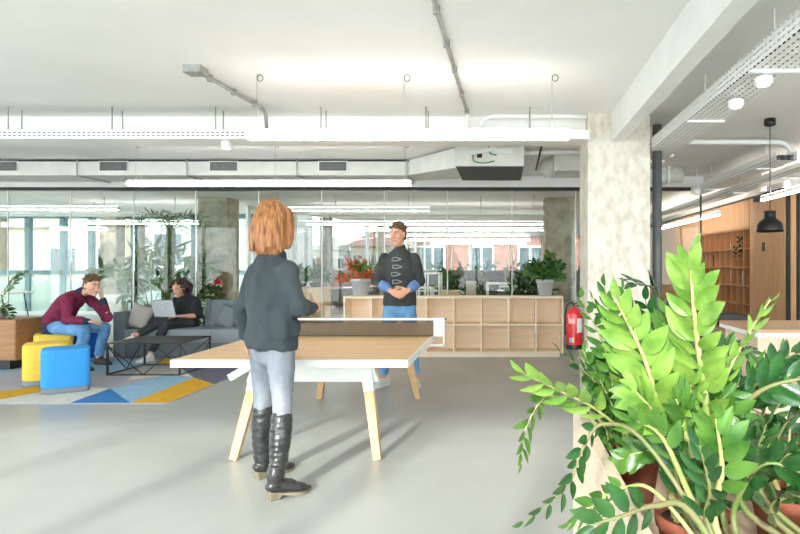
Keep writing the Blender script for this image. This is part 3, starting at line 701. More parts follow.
def backc(x0, x1):
    b = MB(); b.box((x0, sy1-.36, .42), (x1, sy1-.17, .82)); b.bevel(.06, 4)
    for v in b.bm.verts: v.co.y += (v.co.z-.42)*.22-.02
    return b.build('back_cushion', M['sofa'], sf)
backc(sx0+.18, mid-.3); backc(mid-.29, sx1-.18)
for x in (sx0+.08, sx1-.08):
    for y in (sy0+.1, sy1-.1): MB().cyl((x, y, 0.0), (x, y, .04), .025).build('foot', M['black'], sf)
def pillow(c, w, h, d, rx, ry, rz, m, lb, cat='cushion', name='cushion'):
    Mx = Matrix.Rotation(rz, 3, 'Z') @ Matrix.Rotation(rx, 3, 'X') @ Matrix.Rotation(ry, 3, 'Y')
    b = MB(); n = 14; g = {}
    for s in (-1, 1):
        for i in range(n+1):
            for j in range(n+1):
                u, v = -1+2*i/n, -1+2*j/n
                e = (1-abs(u)**2.6)*(1-abs(v)**2.6)
                pin = 1-.06*(1-abs(u))*abs(v)**6; pin2 = 1-.06*(1-abs(v))*abs(u)**6
                key = (i, j, 0 if (abs(u) == 1 or abs(v) == 1) else s)
                if key not in g: g[key] = b.bm.verts.new(V(c)+Mx @ V((u*w/2*pin2, s*d/2*max(e, 0)**.45, v*h/2*pin)))
        f = lambda i, j: g[(i, j, 0 if i in (0, n) or j in (0, n) else s)]
        for i in range(n):
            for j in range(n): b.face([f(i, j), f(i+1, j), f(i+1, j+1), f(i, j+1)], True)
    o = b.build(name, m, origin=c); return tag(o, lb, cat, 'sofa cushions')
pillow(P(139.5, 316.5, 8.62), .32, .36, .14, -.35, .32, .15, fab('oat', rgb(196, 188, 184)), 'light grey cushion leaning against the left sofa arm')
flor = mat('floral', rgb(196, 204, 180), rgb(40, 62, 44), rough=.9, scale=(22, 22, 22), lo=.46, hi=.52, detail=2)
pillow(P(195, 314, 9.0), .34, .44, .12, -.25, -.1, -.1, flor, 'green floral cushion behind the seated woman')
pillow(P(228, 317, 8.85), .34, .34, .13, -.3, .3, -.2, M['sofa'], 'grey cushion on the right half of the sofa')

# ------------------------------------------------------------------ left cabinet + white table beyond
cb = thing('cabinet', 'brown oak cabinet at the left edge', 'cabinet', (-6.75, 7.75, 0))
xr = lx(16, 7.45)
MB().box((xr-1.2, 7.45, .14), (xr, 8.0, .66)).bevel(.004).build('body', wood('cabinet_oak', rgb(178, 132, 92), rgb(158, 112, 76), 0), cb)
MB().box((xr-1.2, 7.5, 0), (xr-.12, 7.95, .14)).build('plinth', M['darkmetal'], cb)
MB().box((xr-1.19, 7.443, .16), (xr-.62, 7.45, .64)).build('door', M['brown'], cb); MB().box((xr-.60, 7.443, .16), (xr-.01, 7.45, .64)).build('door', M['brown'], cb)
wt = thing('side_table', 'white topped table with thin black legs beyond the oak cabinet', 'table', (-9.4, 10.9, 0))
tx = lx(17, 10.9)
MB().box((tx-1.3, 10.6, .84), (tx, 11.3, .87)).build('table_top', M['metalwhite'], wt)
for dx, s in ((-.12, 1), (-1.15, -1)):
    for y in (10.7, 11.2): MB().cyl((tx+dx, y, .84), (tx+dx+s*.16, y, 0), .012, seg=8).build('leg', M['darkmetal'], wt)

# ------------------------------------------------------------------ fire extinguishers
M['red'] = mat('red_enamel', rgb(214, 34, 44), rgb(200, 26, 36), rough=.3, coat=.5, scale=(6, 6, 6))
def extinguisher(x, y, zb, r, h, lb, face=-1):
    t = thing('fire_extinguisher', lb, 'fire extinguisher', (x, y, zb), 'fire extinguishers')
    MB().lathe((x, y, zb), [(r*.9, 0), (r, .02), (r, h*.8), (r*.93, h*.86), (r*.7, h*.92), (r*.3, h*.955), (r*.28, h)], seg=28).build('cylinder', M['red'], t)
    MB().lathe((x, y, zb-.012), [(r*.98, 0), (r*1.02, .006), (r*1.02, .045), (r*.98, .05)], seg=28).build('foot_ring', M['black'], t)
    b = MB(); n = 10
    def patch(a0, a1, z0, z1, rr=1.006):
        row = [[b.bm.verts.new((x+r*rr*math.cos(a0+(a1-a0)*k/n), y+r*rr*math.sin(a0+(a1-a0)*k/n), z)) for k in range(n+1)] for z in (z0, z1)]
        for k in range(n): b.face([row[0][k], row[0][k+1], row[1][k+1], row[1][k]], True)
    b.mi = 0; patch(-1.35, -.25, zb+h*.38, zb+h*.72)
    lab = b.build('white_label', M['white'], t)
    b = MB()
    for k in range(6): patch(-1.2, -.5 if k % 3 else -.8, zb+h*(.42+.045*k), zb+h*(.427+.045*k), 1.012)
    b.build('label_print', mat('print_grey', rgb(150, 150, 150)), lab)
    b = MB(); patch(-2.4, -1.6, zb+h*.60, zb+h*.72); lab = b.build('side_label', mat('label_pink', rgb(236, 170, 168)), t)
    b = MB(); patch(-2.35, -1.7, zb+h*.14, zb+h*.26); b.build('colour_label', mat('label_blue', rgb(110, 150, 210), rgb(220, 200, 120), scale=(30, 30, 30), lo=.45, hi=.5), t)
    MB().cyl((x, y, zb+h*.96), (x, y, zb+h*1.05), r*.2).build('valve', M['greymetal'], t)
    MB().bar((x, y, zb+h*1.06), (x+r*.9, y-.01, zb+h*1.13), .022, .012).bar((x, y, zb+h*1.03), (x+r*.9, y-.01, zb+h*1.0), .022, .012).build('lever', M['black'], t)
    MB().tube(catmull([(x, y-.01, zb+h*1.02), (x-r*.5, y+.01, zb+h*1.1), (x-r*.95, y+.02, zb+h*.98), (x-r*1.08, y+.03, zb+h*.6), (x-r*1.06, y+.03, zb+h*.3)], 18), .011, seg=8).build('hose', M['black'], t)
    MB().box((x-.02, y, zb+h*.78), (x+.02, y+r+.012, zb+h*.84)).build('hanger', M['greymetal'], t)
extinguisher(.705, 5.9, .52, .083, .42, 'red fire extinguisher hanging beside the near concrete pillar')
extinguisher(lx(217, 12.25), 12.27, .68, .10, .42, 'red fire extinguisher on the far concrete pillar behind the sofa')

# ------------------------------------------------------------------ counter, chair
ko = thing('counter', 'pale wood counter with brown top behind the planter at right', 'counter', (3, 4.5, 0))
MB().box((1.83, 4.22, .86), (5.2, 4.95, .885)).bevel(.003).build('worktop', wood('counter_top', rgb(200, 158, 122), rgb(184, 140, 104), 0), ko)
MB().box((1.83, 4.22, .83), (5.2, 4.95, .86)).build('top_edge', M['white'], ko)
MB().box((1.86, 4.27, .02), (5.2, 4.9, .83)).build('body', wood('counter_front', rgb(226, 200, 176), rgb(214, 186, 160), 2), ko)
for px, lb in ((736, 'dark chair back just beyond the counter end'),):
    t = thing('chair', lb, 'chair', (lx(px, 5.3), 5.3, 0)); x = lx(px, 5.3)
    b = MB(); b.tube([(x-.2, 5.5, .82), (x-.1, 5.56, .84), (x+.1, 5.56, .84), (x+.2, 5.5, .82)], [(.012, .06)]*4, side=(0, 1, 0), seg=12); b.build('backrest', M['darkmetal'], t)
    cush((x-.21, 5.1, .44), (x+.21, 5.5, .47), .01).build('seat', M['darkmetal'], t)
    for sx in (-1, 1):
        MB().cyl((x+sx*.19, 5.5, .46), (x+sx*.19, 5.54, .82), .01, seg=8).build('back_post', M['darkmetal'], t)
        for y in (5.13, 5.47): MB().cyl((x+sx*.19, y, .45), (x+sx*.22, y, 0), .012, seg=8).build('leg', M['darkmetal'], t)

# ------------------------------------------------------------------ bookshelf in the slatted wall
bk = thing('bookshelf', 'built-in oak bookshelf of square niches in the slatted wall', 'bookshelf', (SX, 12.5, 0))
y0, y1 = 11.0, 14.1; nc, zs = 10, [.06, .26, .61, .97, 1.335, 1.70, 2.08]; cwid = (y1-y0)/nc
MB().box((SX+.28, y0, .06), (SX+.30, y1, 2.08)).build('back_panel', M['shelfwood'], bk)
for z in zs: MB().box((SX-.01, y0, z-.012), (SX+.28, y1, z+.012)).build('shelf_board', M['brown'], bk)
for k in range(nc+1): MB().box((SX-.005, y0+k*cwid-.011, .06), (SX+.28, y0+k*cwid+.011, 2.08)).build('upright', M['shelfwood'], bk)
MB().box((SX-.005, y0, 0), (SX+.28, y1, .06)).build('plinth', M['brown'], bk)
# a switch plate, and things on the shelf
t = MB().box((SX-.035, 10.33, 1.62), (SX-.022, 10.43, 1.78)).bevel(.003).build('wall_switch', M['black']); tag(t, 'small black switch plate on the oak slats', 'switch')
cell = lambda c, r: (SX+.1, y0+(c+.5)*cwid, zs[r]+.013)
t = thing('hanging_plant', 'small trailing plant in a pot on the top bookshelf row', 'plant', cell(1, 5))
c = V(cell(1, 5)); MB().lathe(c, [(.05, 0), (.065, .11), (.055, .11), (.05, .1)]).build('pot', M['black'], t)
b = MB()
for k in range(40):
    a = R.uniform(0, 6.28); q = c+V((-.05+.09*math.cos(a)-(.08 if k > 20 else 0), .09*math.sin(a), .14+R.uniform(-.02, .1)-(R.uniform(.1, .35) if k > 20 else 0))); b.ell(q, (.025, .03, .012), Matrix.Rotation(R.uniform(-1, 1), 3, 'X'), 8, 5)
b.build('leaves', mat('leaf_shelf', rgb(64, 88, 50), rgb(44, 66, 36)), t)
t = MB().lathe(cell(3, 5), [(.04, 0), (.055, .05), (.05, .13), (.025, .16), (.03, .18)]).build('vase', mat('white_vase', rgb(226, 216, 204)), origin=cell(3, 5)); tag(t, 'small white vase on the top bookshelf row', 'vase')
def book(c, r, dy, h, th, colr, lb):
    q = V(cell(c, r))+V((0, dy, 0)); t = thing('book', lb, 'book', q, 'books on the oak bookshelf')
    MB().box((q.x-.07, q.y-th/2, q.z), (q.x+.1, q.y+th/2, q.z+h)).build('cover', mat('book_cover', colr), t)
    MB().box((q.x-.066, q.y-th/2+.004, q.z+.002), (q.x+.103, q.y+th/2-.004, q.z+h+.001)).build('pages', M['white'], t)
book(1, 3, -.06, .30, .03, rgb(226, 222, 214), 'tall white book in the bookshelf niche nearest the slats')
book(1, 3, -.02, .27, .035, rgb(160, 150, 138), 'grey book beside the tall white book in the bookshelf')
book(1, 3, .02, .25, .03, rgb(120, 76, 54), 'brown book third from the niche side in the bookshelf')
book(3, 3, -.05, .28, .03, rgb(232, 228, 220), 'single cream book in the third row niche of the bookshelf')
book(8, 4, .0, .28, .05, rgb(70, 62, 56), 'dark book in the fourth row near the glass')
book(6, 4, .03, .26, .04, rgb(84, 60, 50), 'dark brown book in the fourth row middle niche')
book(4, 1, .0, .27, .05, rgb(66, 60, 54), 'dark book in a low bookshelf niche behind the leaves')

# ------------------------------------------------------------------ planter (left wall visible)
PZ = .70
x_l = .316; pw = .038; py1 = 2.69; py0 = .35; x_r = 1.16
pl = thing('planter', 'long pale oak planter box with zz plants in the right foreground', 'planter', (.75, 1.5, 0))
M['planter'] = wood('planter_oak', rgb(232, 212, 192), rgb(220, 197, 174), 1, s=2.2)
for nm, a, c in (('side_board', (x_l, py0, 0), (x_l+pw, py1, PZ)), ('side_board', (x_r-pw, py0, 0), (x_r, py1, PZ)), ('end_board', (x_l+pw, py1-pw, 0), (x_r-pw, py1, PZ)), ('end_board', (x_l+pw, py0, 0), (x_r-pw, py0+pw, PZ)), ('inner_floor', (x_l+pw, py0+pw, .33), (x_r-pw, py1-pw, .36))):
    MB().box(a, c).bevel(.002).build(nm, M['planter'], pl)

# ------------------------------------------------------------------ furniture of the office behind the glass
def hightable(x0, x1, y, z, d, lb):
    t = thing('high_table', lb, 'table', ((x0+x1)/2, y, 0), 'white framed office tables')
    MB().box((x0, y, z-.035), (x1, y+d, z)).build('table_top', M['metalwhite'], t)
    for x in (x0, x1-.04):
        for yy in (y, y+d-.04): MB().box((x, yy, 0), (x+.04, yy+.04, z-.035)).build('leg', M['metalwhite'], t)
hightable(lx(486, 12), lx(519, 12)+.3, 12, 1.01, .7, 'white square framed high table left of the potted plant')
hightable(lx(424, 12.4), lx(440, 12.4), 12.4, 1.22, .5, 'tall white square frame stand right of the standing man')
hightable(lx(415, 11.3), lx(432, 11.3), 11.3, .95, .4, 'lower white frame stand close to the standing man')
def simplebox(x0, x1, y0_, z0, z1, m, name, lb, cat, d=.4):
    t = thing(name, lb, cat, ((x0+x1)/2, y0_, z0))
    MB().box((x0, y0_, z0), (x1, y0_+d, z1)).bevel(.006).build('body', m, t)
    MB().box((x0-.01, y0_-.01, z1), (x1+.01, y0_+d+.01, z1+.02)).build('lid', m, t); return t
simplebox(lx(441, 11), lx(459, 11), 11, 0, .87, M['oak'], 'cabinet', 'pale wood cabinet top seen just above the cube shelf', 'cabinet')
simplebox(lx(466, 12.8), lx(476, 12.8), 12.8, 0, 1.0, mat('beige_panel', rgb(206, 196, 180)), 'cabinet', 'slim beige locker behind the glass', 'cabinet', .3)
pb = thing('planter', 'pale oak planter box behind the glass at the woman\'s arm', 'planter', (-3.7, 10.9, 0))
a0, a1 = lx(293, 11), lx(323, 11)
MB().box((a0, 11, 0), (a1, 11.5, .95)).build('box', M['oak'], pb)
# desks with chairs deeper in the hall
def desk(x, y, lb):
    t = thing('desk', lb, 'desk', (x, y, 0), 'desks deep in the office')
    MB().box((x-.8, y-.4, .71), (x+.8, y+.4, .735)).build('table_top', M['metalwhite'], t)
    for sx in (-.75, .75):
        for sy in (-.35, .35): MB().box((x+sx-.025, y+sy-.025, 0), (x+sx+.025, y+sy+.025, .71)).build('leg', M['metalwhite'], t)
def ochair(x, y, lb, s=1):
    t = thing('office_chair', lb, 'chair', (x, y, 0), 'office chairs behind the glass')
    cush((x-.22, y-.22, .44), (x+.22, y+.22, .5), .02).build('seat', M['darkmetal'], t)
    cush((x-.2, y+s*.2-.02, .56), (x+.2, y+s*.2+.02, 1.08), .018).build('backrest', M['darkmetal'], t)
    MB().cyl((x, y, .07), (x, y, .45), .03).build('column', M['greymetal'], t)
    for k in range(5): MB().bar((x, y, .09), (x+.28*math.cos(k*1.257), y+.28*math.sin(k*1.257), .05), .04, .03).build('foot', M['black'], t)
def monitor(x, y, lb):
    t = thing('monitor', lb, 'monitor', (x, y, .735), 'monitors on the far desks')
    MB().box((x-.27, y-.015, .86), (x+.27, y+.015, 1.2)).build('screen', M['black'], t)
    MB().box((x-.03, y+.015, .75), (x+.03, y+.035, 1.0)).build('stand', M['darkmetal'], t); MB().box((x-.12, y-.09, .735), (x+.12, y+.09, .747)).build('base', M['darkmetal'], t)
for i, (x, y) in enumerate(((-2.1, 15.2), (-.2, 15.2), (-2.1, 18.5), (-.2, 18.5))):
    w = ['left desk of the nearer office row', 'right desk of the nearer office row', 'left desk of the farther office row', 'right desk of the farther office row'][i]
    desk(x, y, 'white '+w); monitor(x-.1, y+.1, 'black monitor on the '+w); ochair(x-.2, y-.75, 'dark office chair in front of the '+w, -1)
# white pots by the facade
def wpot(px, py, D, r, h, lb):
    p = P(px, py, D); p.z = 0
    t = MB().lathe(p, [(r*.8, 0), (r, .05), (r, h), (r*.88, h), (r*.85, h*.85)], seg=24).build('planter_pot', M['metalwhite'], origin=p); tag(t, lb, 'pot')
wpot(113, 307, 15.2, .2, .62, 'round white pot on the floor by the left windows')
# ------------------------------------------------------------------ plants
def leafmat(name, c1, c2, rough=.32, tr=.28, coat=.25):
    return mat(name, c1, c2, rough=rough, scale=(14, 14, 14), trans=tr, coat=coat, bump=.12, bscale=(60, 60, 60))
LM = {'lime': leafmat('leaf_lime', rgb(146, 180, 84), rgb(100, 144, 54), tr=.22),
      'mid': leafmat('leaf_mid', rgb(96, 140, 58), rgb(62, 108, 42), tr=.2),
      'dark': leafmat('leaf_dark', rgb(52, 102, 48), rgb(28, 68, 36), rough=.22, tr=.18, coat=.5),
      'palm': leafmat('leaf_palm', rgb(92, 132, 66), rgb(56, 94, 46)),
      'forest': leafmat('leaf_forest', rgb(66, 98, 50), rgb(40, 68, 34)),
      'rust': leafmat('leaf_rust', rgb(226, 120, 62), rgb(196, 74, 44))}
M['stem'] = mat('zz_stem', rgb(142, 164, 84), rgb(190, 172, 126), rough=.5, scale=(18, 18, 9))
M['stemd'] = mat('zz_stem_dark', rgb(104, 122, 64), rgb(132, 122, 86), rough=.5, scale=(18, 18, 9))
M['terra'] = mat('terracotta', rgb(160, 92, 70), rgb(136, 74, 56), rough=.8, scale=(9, 9, 9))
M['soil'] = mat('soil', rgb(74, 54, 42), rgb(48, 36, 28), rough=1, scale=(60, 60, 60), bump=.8)
def leaf(b, base, d, n, ln, w, cup=.25, droop=.15, nl=6, shape=.9):
    """pointed oval leaf: base point, direction, face normal"""
    d = d.normalized(); n = (n-d*n.dot(d)).normalized(); s = d.cross(n)
    rows = []
    for i in range(nl+1):
        t = i/nl; hw = w/2*(math.sin(math.pi*t**shape)**.8 if 0 < t < 1 else 0)*(1-.15*t)
        c = base+d*ln*t-n*droop*ln*t*t
        if i in (0, nl): rows.append([b.bm.verts.new(c)])
        else: rows.append([b.bm.verts.new(c-s*hw+n*hw*cup), b.bm.verts.new(c-s*hw*.5+n*hw*cup*.3), b.bm.verts.new(c), b.bm.verts.new(c+s*hw*.5+n*hw*cup*.3), b.bm.verts.new(c+s*hw+n*hw*cup)])
    for a, c in zip(rows, rows[1:]):
        if len(a) == 1:
            for k in range(4): b.face([a[0], c[k], c[k+1]], True)
        elif len(c) == 1:
            for k in range(4): b.face([a[k], c[0], a[k+1]], True)
        else:
            for k in range(4): b.face([a[k], c[k], c[k+1], a[k+1]], True)
def frond(parent, ctrl, n, ln, w, lm, r0=.010, t0=.3, ang=48, toward=V((0, -1, .35)), stem=None, rnd=None, jit=.35, twist=None):
    rnd = rnd or R
    tw = math.radians(twist if twist is not None else rnd.uniform(-25, 25))
    pts = catmull(ctrl, 26); m = len(pts)
    sb = MB(); sb.tube(pts, [r0*(1-.78*(i/(m-1))) for i in range(m)], seg=8)
    so = sb.build('stem', stem or M['stem'], parent); lb = MB()
    for k in range(n):
        t = t0+(1-t0)*(k+.5)/n if k < n-1 else 1.0
        f = t*(m-1); i = min(int(f), m-2); p = pts[i].lerp(pts[i+1], f-i); tg = (pts[i+1]-pts[i]).normalized()
        nn = V(toward)-tg*V(toward).dot(tg)
        if nn.length < .2: nn = V((.3, -.3, 1))-tg*V((.3, -.3, 1)).dot(tg)
        nn.normalize(); nn = nn*math.cos(tw)+tg.cross(nn)*math.sin(tw); sd = tg.cross(nn)*(1 if k % 2 else -1)
        a = math.radians(ang+rnd.uniform(-10, 10))*(1-.55*max(0, (t-.75)/.25))
        d = tg*math.cos(a)+sd*math.sin(a)+nn*rnd.uniform(-.1, .35)
        q = nn+sd*rnd.uniform(-jit, jit)+tg*rnd.uniform(-.35, .2)
        sz = (.70+.52*math.sin(math.pi*min(1, (t-t0)/(1-t0)*.85+.12)))*rnd.uniform(.8, 1.12)
        leaf(lb, p+sd*r0*.3, d, q, ln*sz, w*sz, cup=rnd.uniform(.1, .4), droop=rnd.uniform(-.05, .25))
    lb.build('leaves', lm, so)
def pot(parent, c, r, h, m, soil=True):
    MB().lathe(c, [(r*.72, 0), (r*.94, h*.8), (r, h*.8), (r*1.03, h), (r*.93, h), (r*.9, h*.82)], seg=28).build('pot', m, parent)
    if soil: MB().lathe((c[0], c[1], c[2]+h*.80), [(r*.905, 0), (r*.88, .014), (r*.3, .02), (.004, .022)], seg=20).build('soil', M['soil'], parent)
def zz(c, lb, stems, fill, seed, rp=.12, hp=.2):
    rnd = random.Random(seed)
    t = thing('zz_plant', lb, 'plant', (c[0], c[1], .36), 'zz plants in the planter')
    pot(t, (c[0], c[1], .36), rp, hp, M['terra'])
    base = V((c[0], c[1], .36+hp*.78))
    for ctrl, n, ln, w, lm, r0, t0 in stems:
        c0 = P(*ctrl[0]); d = V((c0.x-base.x, c0.y-base.y, 0)); d = d.normalized()*min(rp*.75, d.length) if d.length > 1e-6 else d
        pts = [base+d*.5]+[P(*q) for q in ctrl]
        frond(t, pts, n, ln, w*.92, LM[lm], r0*1.25, t0, twist=rnd.choice((-58, -45, 40, 55)) if n > 10 else None, stem=M['stem'] if lm != 'dark' else M['stemd'], rnd=rnd)
    for k in range(fill[0]):
        a = rnd.uniform(0, 6.283); rr = rnd.uniform(.05, fill[1]); h = rnd.uniform(*fill[2]); lm = rnd.choice(fill[3])
        d = V((math.cos(a), math.sin(a), 0)); b0 = base+d*rp*.5
        top = base+d*rr+V((0, 0, h)); top.x = max(top.x, .43)
        mid_ = b0.lerp(top, .5)+V((0, 0, .10))-d*rr*.12
        frond(t, [b0, mid_, top, top+d*.06-V((0, 0, .03))], rnd.randint(12, 17), rnd.uniform(.06, .085), rnd.uniform(.03, .04), LM[lm], .007, .3, toward=V((rnd.uniform(-.5, .3), -1, .5)), stem=M['stem'], rnd=rnd)
    return t
zz((.54, 2.46), 'zz plant farthest in the planter, its slim shoots rising before the concrete pillar', [
    ([(618, 420, 2.4), (607, 355, 2.36), (581, 298, 2.3)], 22, .068, .036, 'mid', .007, .2),
    ([(640, 400, 2.42), (662, 325, 2.4), (654, 290, 2.36), (630, 283, 2.3)], 18, .088, .042, 'dark', .008, .35),
    ([(632, 400, 2.3), (622, 345, 2.25), (604, 286, 2.2)], 22, .08, .04, 'mid', .007, .2),
    ([(600, 420, 2.2), (568, 402, 2.12), (545, 397, 2.06), (526, 428, 2.0), (520, 462, 1.96)], 19, .062, .030, 'mid', .005, .38),
    ([(640, 450, 2.1), (600, 412, 2.0), (562, 392, 1.95), (524, 374, 1.9)], 14, .095, .045, 'lime', .006, .45),
    ([(650, 420, 2.45), (648, 370, 2.45), (664, 335, 2.42)], 18, .085, .042, 'mid', .008, .2),
    ([(625, 430, 2.35), (598, 385, 2.3), (560, 352, 2.25)], 14, .072, .036, 'dark', .006, .35),
    ([(612, 430, 2.4), (596, 385, 2.38), (584, 352, 2.35)], 16, .072, .036, 'mid', .007, .2),
    ([(632, 430, 2.42), (628, 390, 2.42), (634, 345, 2.40)], 18, .08, .04, 'dark', .007, .2),
    ([(645, 430, 2.2), (640, 380, 2.2), (628, 320, 2.15)], 18, .08, .04, 'mid', .008, .25),
    ([(625, 440, 2.25), (612, 405, 2.2), (596, 372, 2.16)], 14, .075, .036, 'mid', .006, .25),
    ([(640, 440, 2.2), (650, 400, 2.18), (640, 372, 2.15)], 16, .075, .036, 'dark', .007, .2),
    ([(626, 410, 2.36), (616, 350, 2.34), (592, 300, 2.3)], 22, .07, .036, 'mid', .007, .2),
    ([(640, 410, 2.3), (636, 340, 2.28), (622, 290, 2.25)], 22, .08, .04, 'mid', .007, .2),
    ([(650, 410, 2.3), (660, 350, 2.28), (645, 300, 2.25)], 20, .085, .042, 'dark', .007, .25),
    ([(636, 430, 2.25), (630, 390, 2.22), (612, 345, 2.2)], 18, .08, .04, 'lime', .007, .3),
    ([(660, 420, 2.4), (676, 360, 2.38), (678, 310, 2.36)], 18, .085, .042, 'mid', .007, .25),
    ([(612, 450, 2.25), (604, 420, 2.22), (590, 402, 2.2)], 13, .065, .032, 'dark', .006, .2),
    ([(648, 440, 2.3), (668, 390, 2.3), (680, 338, 2.28)], 18, .08, .038, 'mid', .007, .2),
    ([(640, 420, 2.45), (618, 350, 2.42), (612, 310, 2.4)], 18, .075, .036, 'mid', .007, .2)],
   (20, .22, (.16, .46), ['mid', 'dark', 'mid']), 1)
zz((.60, 1.84), 'tallest bright green zz plant in the middle of the planter', [
    ([(716, 480, 1.8), (704, 390, 1.75), (695, 320, 1.7), (690, 258, 1.68)], 26, .112, .056, 'lime', .014, .36),
    ([(682, 490, 1.78), (664, 425, 1.72), (645, 360, 1.68), (616, 300, 1.64)], 22, .105, .054, 'lime', .012, .42),
    ([(724, 480, 1.87), (720, 400, 1.86), (740, 348, 1.85), (770, 300, 1.84)], 18, .070, .042, 'lime', .009, .4),
    ([(694, 490, 1.7), (676, 440, 1.66), (652, 410, 1.62), (632, 388, 1.6)], 13, .095, .046, 'lime', .011, .5),
    ([(704, 470, 1.95), (682, 400, 1.95), (672, 345, 1.94), (668, 314, 1.92)], 19, .09, .044, 'mid', .008, .2),
    ([(716, 460, 1.98), (716, 390, 1.98), (724, 345, 1.96)], 18, .095, .045, 'mid', .008, .2),
    ([(694, 480, 1.62), (684, 430, 1.6), (676, 400, 1.58)], 11, .095, .046, 'mid', .012, .5),
    ([(700, 480, 1.9), (694, 420, 1.9), (650, 365, 1.88)], 16, .095, .045, 'mid', .009, .3),
    ([(712, 470, 1.9), (728, 420, 1.88), (712, 370, 1.86)], 15, .09, .042, 'mid', .008, .35),
    ([(690, 470, 2.0), (668, 410, 2.0), (640, 345, 1.98)], 17, .09, .042, 'mid', .008, .3)],
   (16, .22, (.18, .48), ['mid', 'lime', 'mid']), 2)
zz((.98, 2.02), 'zz plant at the right of the planter with thick arching stems', [
    ([(722, 470, 1.9), (738, 415, 1.86), (766, 388, 1.82), (815, 376, 1.78)], 10, .09, .042, 'dark', .015, .62),
    ([(740, 440, 2.25), (752, 392, 2.22), (780, 362, 2.2), (815, 348, 2.15)], 18, .082, .038, 'dark', .008, .3),
    ([(700, 410, 2.35), (712, 356, 2.35), (742, 348, 2.3), (774, 374, 2.25)], 24, .062, .026, 'dark', .006, .4),
    ([(760, 440, 2.3), (782, 400, 2.28), (806, 368, 2.25)], 16, .085, .04, 'mid', .008, .25),
    ([(742, 450, 2.3), (744, 400, 2.28), (756, 362, 2.25)], 16, .085, .04, 'mid', .008, .2),
    ([(758, 440, 2.35), (772, 390, 2.32), (790, 352, 2.3)], 18, .085, .04, 'mid', .008, .25),
    ([(730, 440, 2.3), (726, 390, 2.28), (730, 345, 2.26)], 18, .085, .04, 'mid', .008, .2),
    ([(768, 470, 2.0), (784, 425, 1.96), (812, 402, 1.9)], 14, .085, .04, 'dark', .009, .4),
    ([(738, 460, 2.1), (730, 410, 2.1), (740, 378, 2.08)], 15, .085, .04, 'dark', .008, .25)],
   (4, .18, (.16, .3), ['dark', 'mid', 'dark']), 3)
zz((.62, 1.24), 'dark glossy zz plant nearest the viewer, drooping over the planter edge', [
    ([(652, 450, 1.55), (604, 424, 1.5), (582, 450, 1.46), (566, 488, 1.43), (524, 522, 1.4)], 18, .046, .025, 'dark', .006, .42),
    ([(664, 500, 1.4), (622, 488, 1.36), (594, 504, 1.33), (570, 524, 1.3)], 14, .042, .021, 'mid', .005, .45),
    ([(694, 516, 1.3), (655, 506, 1.26), (622, 516, 1.2), (594, 524, 1.18)], 9, .072, .034, 'dark', .008, .5),
    ([(710, 530, 1.42), (710, 490, 1.4), (700, 446, 1.38)], 15, .065, .032, 'dark', .008, .3),
    ([(735, 530, 1.5), (744, 486, 1.48), (768, 463, 1.44), (815, 478, 1.4)], 13, .075, .038, 'dark', .009, .5),
    ([(690, 520, 1.6), (676, 470, 1.6), (668, 436, 1.58)], 13, .07, .034, 'dark', .008, .35),
    ([(725, 525, 1.65), (730, 470, 1.64), (742, 425, 1.62)], 14, .08, .038, 'dark', .011, .4),
    ([(702, 520, 1.5), (664, 440, 1.55), (636, 420, 1.55)], 11, .085, .04, 'mid', .010, .55),
    ([(716, 530, 1.45), (722, 470, 1.45), (716, 420, 1.46)], 12, .08, .04, 'mid', .012, .5)],
   (3, .15, (.12, .24), ['dark', 'dark', 'mid']), 4)
zz((.98, 1.50), 'dark zz plant in the bottom right corner of the planter', [
    ([(765, 500, 1.6), (775, 470, 1.58), (797, 442, 1.55)], 13, .08, .04, 'dark', .008, .3),
    ([(756, 500, 1.7), (756, 455, 1.7), (766, 425, 1.68)], 14, .08, .04, 'dark', .008, .3),
    ([(775, 520, 1.5), (790, 495, 1.46), (816, 505, 1.4)], 11, .075, .038, 'dark', .008, .3),
    ([(750, 515, 1.6), (740, 470, 1.6), (726, 440, 1.58)], 13, .08, .04, 'dark', .010, .35)],
   (2, .16, (.2, .3), ['dark', 'mid']), 5)

# plants in pots on the shelf, and around the lounge
def bush(name, c, rp, hp, potm, lb, n, h, spread, ln, w, lms, seed, r0=.006, nl=11, toward=V((0, -1, .5)), group=None, t0=.25, square=False, hmin=.55):
    rnd = random.Random(seed); t = thing(name, lb, 'plant', c, group)
    if square: MB().box((c[0]-rp, c[1]-rp, c[2]), (c[0]+rp, c[1]+rp, c[2]+hp)).build('pot', potm, t)
    else: pot(t, c, rp, hp, potm)
    base = V(c)+V((0, 0, hp*.8))
    for k in range(n):
        a = rnd.uniform(0, 6.283); q = rnd.uniform(.15, 1)**.7; hh = h*rnd.uniform(hmin, 1)*(1.05-.45*q)
        d = V((math.cos(a), math.sin(a), 0)); top = base+d*spread*q+V((0, 0, hh))
        frond(t, [base+d*rp*.3, base+d*spread*q*.3+V((0, 0, hh*.6)), top, top+d*spread*.22-V((0, 0, hh*.12))], nl, ln, w, LM[rnd.choice(lms)], r0, t0, toward=V(toward)+d*.5, stem=M['stemd'], rnd=rnd, ang=50)
    return t
M['greypot'] = mat('grey_pot', rgb(206, 210, 214), rgb(194, 198, 202), rough=.7)
bush('potted_plant', (lx(360.5, 8.8), 8.8, .904), .15, .26, M['greypot'], 'orange and green plant in a grey pot on the left end of the cube shelf', 26, .44, .28, .09, .034, ['mid', 'rust', 'mid', 'rust', 'rust'], 11, .005, t0=.1, hmin=.2)
bush('potted_plant', (lx(545, 8.8), 8.8, .904), .135, .25, M['greypot'], 'dense green plant in a grey pot on the right end of the cube shelf', 38, .50, .26, .085, .05, ['mid', 'mid', 'dark'], 12, .005, 11, t0=.1, hmin=.12)
